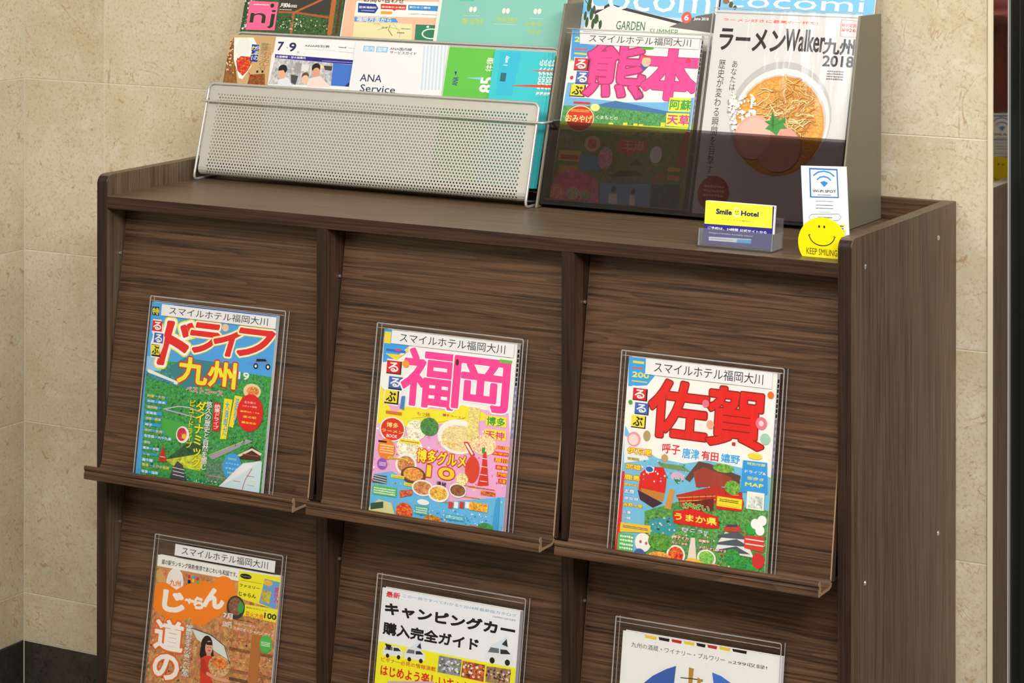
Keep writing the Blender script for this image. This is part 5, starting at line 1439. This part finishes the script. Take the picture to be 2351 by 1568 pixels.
def door_mag(key, x0, v0, off, row, t, label, spine, slv, stp=None, spin=0):
    f = door_front(x0, v0, off, row); root = oriented('magazine', *f, TH, t, label, 'magazine', spin=spin)
    book(root, key, t, spine=spine)
    if spine == 'spine': spine_bands(root, COVER[key]['w'] / 1000, t, COVER[key]['h'] / 1000, {'city_pink': 'F0C8DC', 'saga_red': '9CC48A'}.get(key, 'C9DA6A')); 
    if stp: strip(root, stp[0] - x0, stp[1] - v0, stp[2] - x0, stp[3] - v0, t)
    sleeve(root, slv[0] - x0, slv[1] - v0, slv[2] - x0, slv[3] - v0, t)
    return root
V0 = -.0035
door_mag('drive', .0915, V0, .0100, 0, .006, 'drive magazine with red title over green hills on the upper left door', 'spine_w', (.0895, V0 + .0005, .3285, .2535), (.1108, .2272, .3135, .2435))
door_mag('city_pink', .4955, V0, .0130, 0, .009, 'magazine with pink title and many food pictures on the upper middle door', 'spine', (.4845, V0 + .0005, .7165, .2525), (.5089, .2270, .7030, .2450))
door_mag('saga_red', .8745, V0, .0130, 0, .009, 'magazine with large red title and temple picture on the upper right door', 'spine', (.8645, V0 + .0005, 1.0955, .2535), (.9003, .2265, 1.0798, .2465))
door_mag('orange_guide', .0990, V0, .0100, 1, .006, 'magazine with orange cloud title and woman in red on the lower left door', 'spine_w', (.0925, V0 + .0005, .3190, .3020), (.1297, .2768, .3067, .2930))
door_mag('camper_guide', .4890, V0, .0130, 1, .009, 'camper van magazine, white and yellow with black title, on the lower middle door', 'spine_w', (.4805, V0 + .0005, .7160, .3010))
door_mag('liquor_guide', .8650, V0, .0130, 1, .009, 'white magazine with blue fan shapes and gold strokes on the lower right door', 'spine_w', (.8545, V0 + .0005, 1.0905, .2990), spin=-.006)

# ------------------------------------------------------------------ perforated rack
LEAN = math.atan(.29); kS = math.sqrt(1 + .29 ** 2)
rack = empty('mesh_rack', (.321, .20, zz(ZB)), 'silver perforated metal leaflet rack with two tiers on the left of the cabinet top', 'rack')
def rk(o): o.parent = rack; o.location = o.location - rack.location; return o
def P3(u, v, y0): a = rack_front(u, v, y0); return Vector((a[0], a[1], zz(a[2])))
WR_ = .0021
def wire_loop(y0, vtop, x0, x1, yback, name='wire_frame'):
    zf = zz(ZB) + WR_
    bm = bmesh.new()
    pts = [(x0, yback, zf), (x0, y0, zf), P3(x0, vtop, y0), P3(x1, vtop, y0), (x1, y0, zf), (x1, yback, zf)]
    add_tube(bm, bend(pts, .011, 6), WR_, 8)
    return rk(from_bm(name, bm, M['wire'], smooth=True))
X0, X1 = .0290, .6135
wire_loop(.1965, .1525, X0, X1, .34)
wire_loop(.2455, .2290, X0 + .0005, X1 - .0045, .36)
bm = bmesh.new(); add_tube(bm, [(X0 + .002, .34, zz(ZB) + WR_), (X1 - .002, .34, zz(ZB) + WR_)], WR_, 8); rk(from_bm('wire_frame', bm, M['wire'], smooth=True))
bm = bmesh.new(); vb = .1250
add_tube(bm, bend([P3(X0 - .0085, vb, .262), P3(X0 - .0085, vb, .1925), P3(X1 + .013, vb, .1925), P3(X1 + .013, vb, .262)], .006, 5), WR_ * .9, 8)
rk(from_bm('cross_bar', bm, M['wire'], smooth=True))
def perforated(name, x0, x1, v0, v1, y0, back, mx=.012, top=.0125):
    """sheet that runs down the lean, turns under in a curve and goes back; round holes punched in staggered rows"""
    px, pv, r = .0054, .00462, .00148
    R = .010; arc = R * (math.pi / 2 + LEAN * .6)
    def path(s):
        # s = distance down from the top edge
        L0 = v1 - v0
        if s <= L0: a = rack_front(0, v1 - s, y0); return a[1], a[2]
        a = rack_front(0, v0, y0); d = Vector((-.29, -1)).normalized(); n = Vector((1, -.29)).normalized(); q = s - L0
        if q < arc:
            th = q / R; c = Vector((a[1], a[2])) + n * R; p = c - n * R * math.cos(th) + d * R * math.sin(th); return p.x, p.y
        th = arc / R; c = Vector((a[1], a[2])) + n * R; p = c - n * R * math.cos(th) + d * R * math.sin(th)
        tg = n * math.sin(th) + d * math.cos(th); p = p + tg * (q - arc); return p.x, p.y
    Ltot = v1 - v0 + arc + back
    nx = int((x1 - x0 - 2 * mx) / px); xa = (x0 + x1) / 2 - nx * px / 2; nr = int((Ltot - top - .004) / pv)
    bm = bmesh.new()
    def V(x, s): y, z = path(s); return bm.verts.new((x, y, zz(z)))
    def quad(xa_, xb_, sa, sb): bm.faces.new((V(xa_, sa), V(xb_, sa), V(xb_, sb), V(xa_, sb)))
    quad(x0, x1, 0, top)
    ring = [(math.cos(k * math.pi / 4), math.sin(k * math.pi / 4)) for k in range(8)]
    sq = [(1, 0), (1, 1), (0, 1), (-1, 1), (-1, 0), (-1, -1), (0, -1), (1, -1)]
    for j in range(nr):
        s0 = top + j * pv; sc = s0 + pv / 2; off = px / 2 if j % 2 else 0; n = nx - (1 if j % 2 else 0)
        quad(x0, xa + off, s0, s0 + pv); quad(xa + off + n * px, x1, s0, s0 + pv)
        for i in range(n):
            xc = xa + off + (i + .5) * px
            O = [V(xc + a * px / 2, sc + b * pv / 2) for a, b in sq]; I = [V(xc + a * r, sc + b * r) for a, b in ring]
            for k in range(8): bm.faces.new((O[k], O[(k + 1) % 8], I[(k + 1) % 8], I[k]))
            J = [bm.verts.new(v.co + Vector((0, .00115, -.00033))) for v in I]
            for k in range(8): bm.faces.new((I[k], I[(k + 1) % 8], J[(k + 1) % 8], J[k]))
    quad(x0, x1, top + nr * pv, Ltot)
    me = bpy.data.meshes.new(name); bmesh.ops.remove_doubles(bm, verts=bm.verts[:], dist=1e-6); bm.to_mesh(me); bm.free()
    return rk(link(name, me, M['mesh']))
o = perforated('perforated_panel', X0 + .003, X1 - .003, .022, .1500, .1985, .030)
perforated('perforated_panel', X0 + .003, X1 - .006, .085, .2268, .2470, .040)
bm = bmesh.new(); a, b = P3(X0 + .003, .02, .300), P3(X1 - .003, .235, .300)
v = [bm.verts.new(p) for p in [(a.x, a.y, a.z), (b.x, a.y, a.z), (b.x, b.y, b.z), (a.x, b.y, b.z)]]; f = bm.faces.new(v)
r_ = bmesh.ops.extrude_face_region(bm, geom=[f]); bmesh.ops.translate(bm, verts=[q for q in r_['geom'] if isinstance(q, bmesh.types.BMVert)], vec=(0, .001, 0))
rk(from_bm('back_panel', bm, M['mesh']))

def rack_item(key, name, u0, v0, y0, t, label, cat, group=None, spin=0, s=.29):
    f = rack_front(u0, v0, y0, s); root = oriented(name, *f, math.atan(s), t, label, cat, group, spin); book(root, key, t); return root
rack_item('curry_flyer', 'flyer', 0.0240, .024, 0.2385, .0016, 'brown flyer with a plate of rice and red stew, leftmost in the lower rack tier', 'flyer')
rack_item('timetable', 'booklet', 0.1119, .024, 0.2355, .0030, 'white timetable booklet with blue band and passengers photo in the lower rack tier', 'booklet')
rack_item('service_guide', 'booklet', 0.2629, .024, 0.2315, .0040, 'pale grey airline service guide booklet with blue stripes, middle of the lower rack tier', 'booklet')
rack_item('green_leaflet', 'leaflet', 0.4259, .024, 0.2355, .0012, 'bright green fare leaflet beside the pale grey booklet in the lower rack tier', 'leaflet')
tl = rack_item('teal_leaflet', 'leaflet', 0.5079, .024, 0.2315, .0008, 'front turquoise leaflet with sideways numbers at the right end of the rack', 'leaflet')
for i, (dx, dy, sp) in enumerate([(.0052, .0012, .004), (.0102, .0024, .009), (.0152, .0036, .006)]):
    c = copy_tree(tl); c.location = tl.location + Vector((dx, dy, 0)); c.rotation_euler = tl.rotation_euler
    c.matrix_world = Matrix.Translation(tl.location + Vector((dx, dy, .0005))) @ Matrix.Rotation(-LEAN, 4, 'X') @ Matrix.Rotation(sp, 4, 'Y')
    tag(c, ['turquoise leaflet directly behind the front one at the rack right end', 'turquoise leaflet second from the back, poking past the rack right end', 'rearmost turquoise leaflet, poking out farthest past the rack right end'][i], 'leaflet', 'turquoise fare leaflets')
tl['group'] = 'turquoise fare leaflets'
rack_item('town_magazine', 'magazine', .022, .100, .2640, .004, 'magazine with pink title block over foliage and timber beams in the upper rack tier', 'magazine')
rack_item('map_leaflet', 'leaflet', .2075, .100, .2640, .0012, 'salmon pink leaflet with a road map and banners, middle of the upper rack tier', 'leaflet')
rack_item('teal_booklet', 'booklet', .382, .100, .2600, .0030, 'sea green booklet with yellow characters, right end of the upper rack tier', 'booklet')

# ------------------------------------------------------------------ smoked acrylic holder
HX0, HX1, HY = .6209, 1.0860, .2117
hold = empty('acrylic_holder', ((HX0 + HX1) / 2, HY, zz(ZB)), 'magazine holder with taupe side panels and smoked clear front on the cabinet top', 'magazine holder')
def hp(o): o.parent = hold; o.location = o.location - hold.location; return o
def cheek(x0, ytop):
    prof = [(HY, ZB + .0005), (.3655, ZB + .0005), (.3655, .2545), (ytop, .2560)]
    return hp(prism('side_panel', [(a, zz(b)) for a, b in prof], 0, .003, M['taupe'], loc=(x0, 0, 0), bev=.0006))
cheek(HX0, .2985); cheek(HX1 - .003, .2900)
hp(box('base_tray', HX0 + .003, HY + .006, zz(ZB + .006), HX1 - .003, .262, zz(ZB + .009), M['black'] if False else plain('black_plastic', '15130F', .4)))
def slab(name, v0, v1, y0, mat, t=.002, x0=HX0 + .003, x1=HX1 - .003, s=.29):
    a = rack_front(0, v0, y0, s); b = rack_front(0, v1, y0, s); n = Vector((1, -s)).normalized() * t
    prof = [(a[1], a[2]), (a[1] + n.x, a[2] + n.y), (b[1] + n.x, b[2] + n.y), (b[1], b[2])]
    return hp(prism(name, [(p, zz(q)) for p, q in prof], 0, x1 - x0, mat, loc=(x0, 0, 0)))
slab('smoked_front', .0075, .1265, .2165, M['smoke'], .0022)
slab('back_panel', .010, .235, .2520, M['taupe'], .002)
slab('upper_back_panel', .10, .262, .2910, M['taupe'], .002)
hp(box('upper_tray', HX0 + .003, .262, zz(.052), HX1 - .003, .312, zz(.055), M['taupe']))
f = rack_front(.6332, .0125, .2300, .29)
mg = oriented('magazine', *f, LEAN, .007, 'magazine with pink title over a mountain landscape, in the holder with smoked front', 'magazine')
book(mg, 'nature_pink', .007, spine='spine_w'); spine_bands(mg, .208, .007, .247, 'C9DA6A'); strip(mg, .0166, .2262, .2065, .2432, .007); sleeve(mg, -.0150, -.0010, .2200, .2478, .007)
f = rack_front(.8595, .0085, .2280, .29)
mg = oriented('magazine', *f, LEAN, .008, 'white magazine with a large bowl of noodles photo, in the holder with smoked front', 'magazine')
book(mg, 'noodle_guide', .008, spine='spine_w'); sleeve(mg, -.0035, -.001, .2205, .2915, .008)
rack_item('lifestyle_a', 'magazine', .6245, .100, .2700, .004, 'pale blue magazine with drawn house and leaves, behind the magazine with pink title', 'magazine')
rack_item('lifestyle_b', 'magazine', .8455, .100, .2700, .004, 'pale blue magazine standing behind the white magazine with the noodle bowl', 'magazine')

# ------------------------------------------------------------------ small things on the board
# business card stand
ch = empty('card_stand', (1.018, .035, zz(ZB)), 'clear plastic card stand in front of the holder with smoked front', 'card holder')
def cp(o): o.parent = ch; o.location = o.location - ch.location; return o
CX0, CX1 = .9655, 1.0705
zf = zz(ZB)
cp(box('base', CX0, .026, zf + .0001, CX1, .068, zf + .0021, M['acrylic'], bev=.0004))
cp(prism('front_lip', [(.0275, zf + .002), (.0295, zf + .002), (.0330, zf + .0240), (.0310, zf + .0240)], 0, CX1 - CX0, M['acrylic'], loc=(CX0, 0, 0)))
cp(prism('back_rest', [(.0565, zf + .002), (.0585, zf + .002), (.0660, zf + .0400), (.0640, zf + .0400)], 0, CX1 - CX0, M['acrylic'], loc=(CX0, 0, 0)))
for x in (CX0, CX1 - .0018):
    cp(prism('cheek', [(.0280, zf + .002), (.0600, zf + .002), (.0640, zf + .0230), (.0315, zf + .0230)], 0, .0018, M['rim'], loc=(x, 0, 0)))
a_ = math.atan(.16)
def card(i, y, dx, key='yellow_card'):
    root = oriented('business_card', .9695 + dx, y, ZB + .0030, a_, .0004, None, 'card', 'business cards in the clear stand')
    return root
pr = cover_print('yellow_card'); pr_me = None
first = None
wc = bpy.data.meshes.new('white_card'); bm = bmesh.new(); add_box(bm, 0, -.00042, 0, .097, 0, .055); bm.to_mesh(wc); bm.free(); wc.materials.append(M['paper'])
for i in range(13):
    r_ = random.Random(i); dx = 0 if i == 0 else r_.uniform(-.0002, .0012)
    if i == 0:
        root = oriented('business_card', .9693, .0352, ZB + .0032, a_, .0004, 'front yellow and navy hotel card with a smiling face in the clear stand', 'card', 'business cards in the clear stand')
        o = pr.mesh('printed_face', root, (0, -.0004, 0), .0003); o.scale = (97 / 91, 1, 1)
    else:
        o = bpy.data.objects.new('business_card', wc); COL.objects.link(o)
        tag(o, 'white edged card stacked behind the front yellow card in the clear stand', 'card', 'business cards in the clear stand')
        o.matrix_world = Matrix.Translation((.9693 + dx, .0352 + .0006 + i * .00048, zz(ZB + .0032))) @ Matrix.Rotation(-a_, 4, 'X')
# smiling disc
SX, SY, SZR = 1.1390, .0290, .0325
def disc(sgn):
    return [(SZR * math.cos(t), SZR * math.sin(t)) for t in [(-34 + k * 248 / 40) * math.pi / 180 for k in range(41)]]
sm = empty('smiley_stand', (SX, SY, zz(ZB)), 'yellow round smiling face stand at the front right corner of the cabinet top', 'stand')
zc = zz(ZB) + .0183
o = prism('face_plate', [(SX + a, zc + b) for a, b in disc(1)], SY - .0015, SY + .0015, M['yellow'], axis='Y'); o.parent = sm; o.location = -sm.location
o = box('foot', SX - .024, SY + .0015, zz(ZB) + .0001, SX + .024, SY + .0095, zz(ZB) + .0013, M['yellow'], bev=.0003); o.parent = sm; o.location = o.location - sm.location
o = prism('back_plate', [(SX + a, zc + b) for a, b in disc(1)], SY + .0095, SY + .0115, M['yellow'], axis='Y'); o.parent = sm; o.location = -sm.location
for side_, yy in ((1, SY - .00155), (-1, SY + .01155)):
    p = Print(65, 65)
    k = 65 / 107
    for ex in (27.5, 34.5): p.ell(ex + 1.2, 53.5, 1.3, 1.7, '1A1512')
    arc = [(32.5 + 17.5 * math.sin(t), 44.5 - 15.0 * math.cos(t) ** .9 if math.cos(t) > 0 else 44.5) for t in [(-78 + i * 156 / 24) * math.pi / 180 for i in range(25)]]
    p.line(arc, 1.15, '1A1512'); p.line([(arc[0][0] - 1.4, arc[0][1] + .3), (arc[0][0] + 1.2, arc[0][1] + 1.6)], 1.1, '1A1512'); p.line([(arc[-1][0] + 1.4, arc[-1][1] + .3), (arc[-1][0] - 1.2, arc[-1][1] + 1.6)], 1.1, '1A1512')
    p.text('KEEP SMILING', 11.5, 17.5, 53.5, 25.5, '3A3010', -.012)
    p.F = p.F; me_o = p
    V, F, C = p.V, p.F, p.C
    me = bpy.data.meshes.new('face_print'); me.from_pydata([(v[0] if side_ == 1 else .065 - v[0], v[1] if side_ == 1 else -v[1], v[2]) for v in V], [], F)
    at = me.color_attributes.new('Col', 'FLOAT_COLOR', 'CORNER'); vals = []
    for f_, c_ in zip(F, C): vals += list(lin(c_)) * len(f_)
    at.data.foreach_set('color', vals)
    q = link('face_print', me, PM[0], sm); q.location = Vector((SX - .0325, yy, zc - .0325)) - sm.location
# wi-fi card standing behind it
wf = empty('wifi_sign', (1.1125, .0345, zz(ZB) + .0017), 'white and blue wireless internet card standing behind the yellow smiling face', 'sign')
wf.rotation_euler = (0, -.045, 0)
pr = cover_print('wifi_card'); o = pr.mesh('printed_card', wf, (0, -.0006, 0), .0006)
pr2 = cover_print('wifi_card'); o2 = pr2.mesh('printed_card', wf, (.062, .0007, 0), .0006); o2.rotation_euler = (0, 0, math.pi)
o = box('clip', .010, -.002, 0, .052, .0020, .008, M['acrylic'], wf)
o.location = (.010, -.002, 0)

# ------------------------------------------------------------------ what the polished jamb mirrors: a stand with potted orchids out in the lobby
tb = empty('wood_pedestal', (.42, -1.95, 0), 'tall red-brown wooden pedestal in the lobby, seen mirrored in the polished jamb', 'pedestal')
o = box('column', -.22, -.22, .05, .22, .22, zz(.075), M['mahog'], bev=.003); o.parent = tb; o.location = (-.22, -.22, .05)
o = box('top', -.25, -.25, zz(.075), .25, .25, zz(.1), M['mahog'], bev=.004); o.parent = tb; o.location = (-.25, -.25, zz(.075))
o = box('foot', -.24, -.24, 0, .24, .24, .05, M['mahog'], bev=.004); o.parent = tb; o.location = (-.24, -.24, 0)
pot = empty('potted_orchid', (.42, -1.95, zz(.1)), 'pink pot of white orchids on the red-brown wooden pedestal', 'potted plant')
bm = bmesh.new(); prof = [(.075, 0), (.10, .05), (.125, .12), (.13, .135), (.118, .135), (.11, .11), (0.001, .11)]
n = 28; rings = [[bm.verts.new((r * math.cos(k * 2 * math.pi / n), r * math.sin(k * 2 * math.pi / n), z)) for k in range(n)] for r, z in prof]
for A, B in zip(rings, rings[1:]):
    for k in range(n): bm.faces.new((A[k], A[(k + 1) % n], B[(k + 1) % n], B[k]))
bm.faces.new(rings[0][::-1]); from_bm('pot', bm, M['pink'], pot, smooth=True)
rnd = random.Random(4)
for sidx in range(4):
    a = sidx * 1.6 + .4; pts = [Vector((0.03 * math.cos(a), .03 * math.sin(a), .11))]
    for k in range(1, 9): pts.append(Vector((math.cos(a) * (.03 + .018 * k), math.sin(a) * (.03 + .018 * k), .11 + .05 * k - .0028 * k * k)))
    bm = bmesh.new(); add_tube(bm, pts, .003, 6); from_bm('flower_stem', bm, M['stem'], pot)
    for k in range(2, 9):
        c = pts[k] + Vector((rnd.uniform(-.02, .02), rnd.uniform(-.02, .02), rnd.uniform(-.01, .01)))
        bm = bmesh.new(); ph = rnd.uniform(0, 6); tilt = Matrix.Rotation(rnd.uniform(.6, 1.5), 3, 'X')
        for j in range(5):
            an = ph + j * 2 * math.pi / 5; L_ = .036
            q = [(0, 0, 0), (L_ * .6 * math.cos(an - .5), L_ * .6 * math.sin(an - .5), .004), (L_ * math.cos(an), L_ * math.sin(an), .001), (L_ * .6 * math.cos(an + .5), L_ * .6 * math.sin(an + .5), .004)]
            top = [bm.verts.new(tilt @ Vector(x)) for x in q]; bm.faces.new(top)
            bot = [bm.verts.new(tilt @ (Vector(x) - Vector((0, 0, .0012)))) for x in q]; bm.faces.new(bot[::-1])
        fl = from_bm('blossom', bm, M['petal'], pot, c)
        bm = bmesh.new(); bmesh.ops.create_icosphere(bm, subdivisions=1, radius=.008); from_bm('blossom_centre', bm, M['stamen'], fl, (0, 0, .002))
for a in (0.3, 1.9, 3.3, 4.9):
    bm = bmesh.new(); rows_ = []
    for k in range(7):
        t = k / 6; c = Vector((math.cos(a) * (.02 + .16 * t), math.sin(a) * (.02 + .16 * t), .11 + .07 * math.sin(t * 2.4))); w = .028 * math.sin(math.pi * min(1, t * .9 + .08)); sd = Vector((-math.sin(a), math.cos(a), 0)) * w
        rows_.append((bm.verts.new(c - sd), bm.verts.new(c + Vector((0, 0, -.004))), bm.verts.new(c + sd)))
    for A, B in zip(rows_, rows_[1:]):
        bm.faces.new((A[0], A[1], B[1], B[0])); bm.faces.new((A[1], A[2], B[2], B[1]))
    from_bm('leaf', bm, M['stem'], pot)
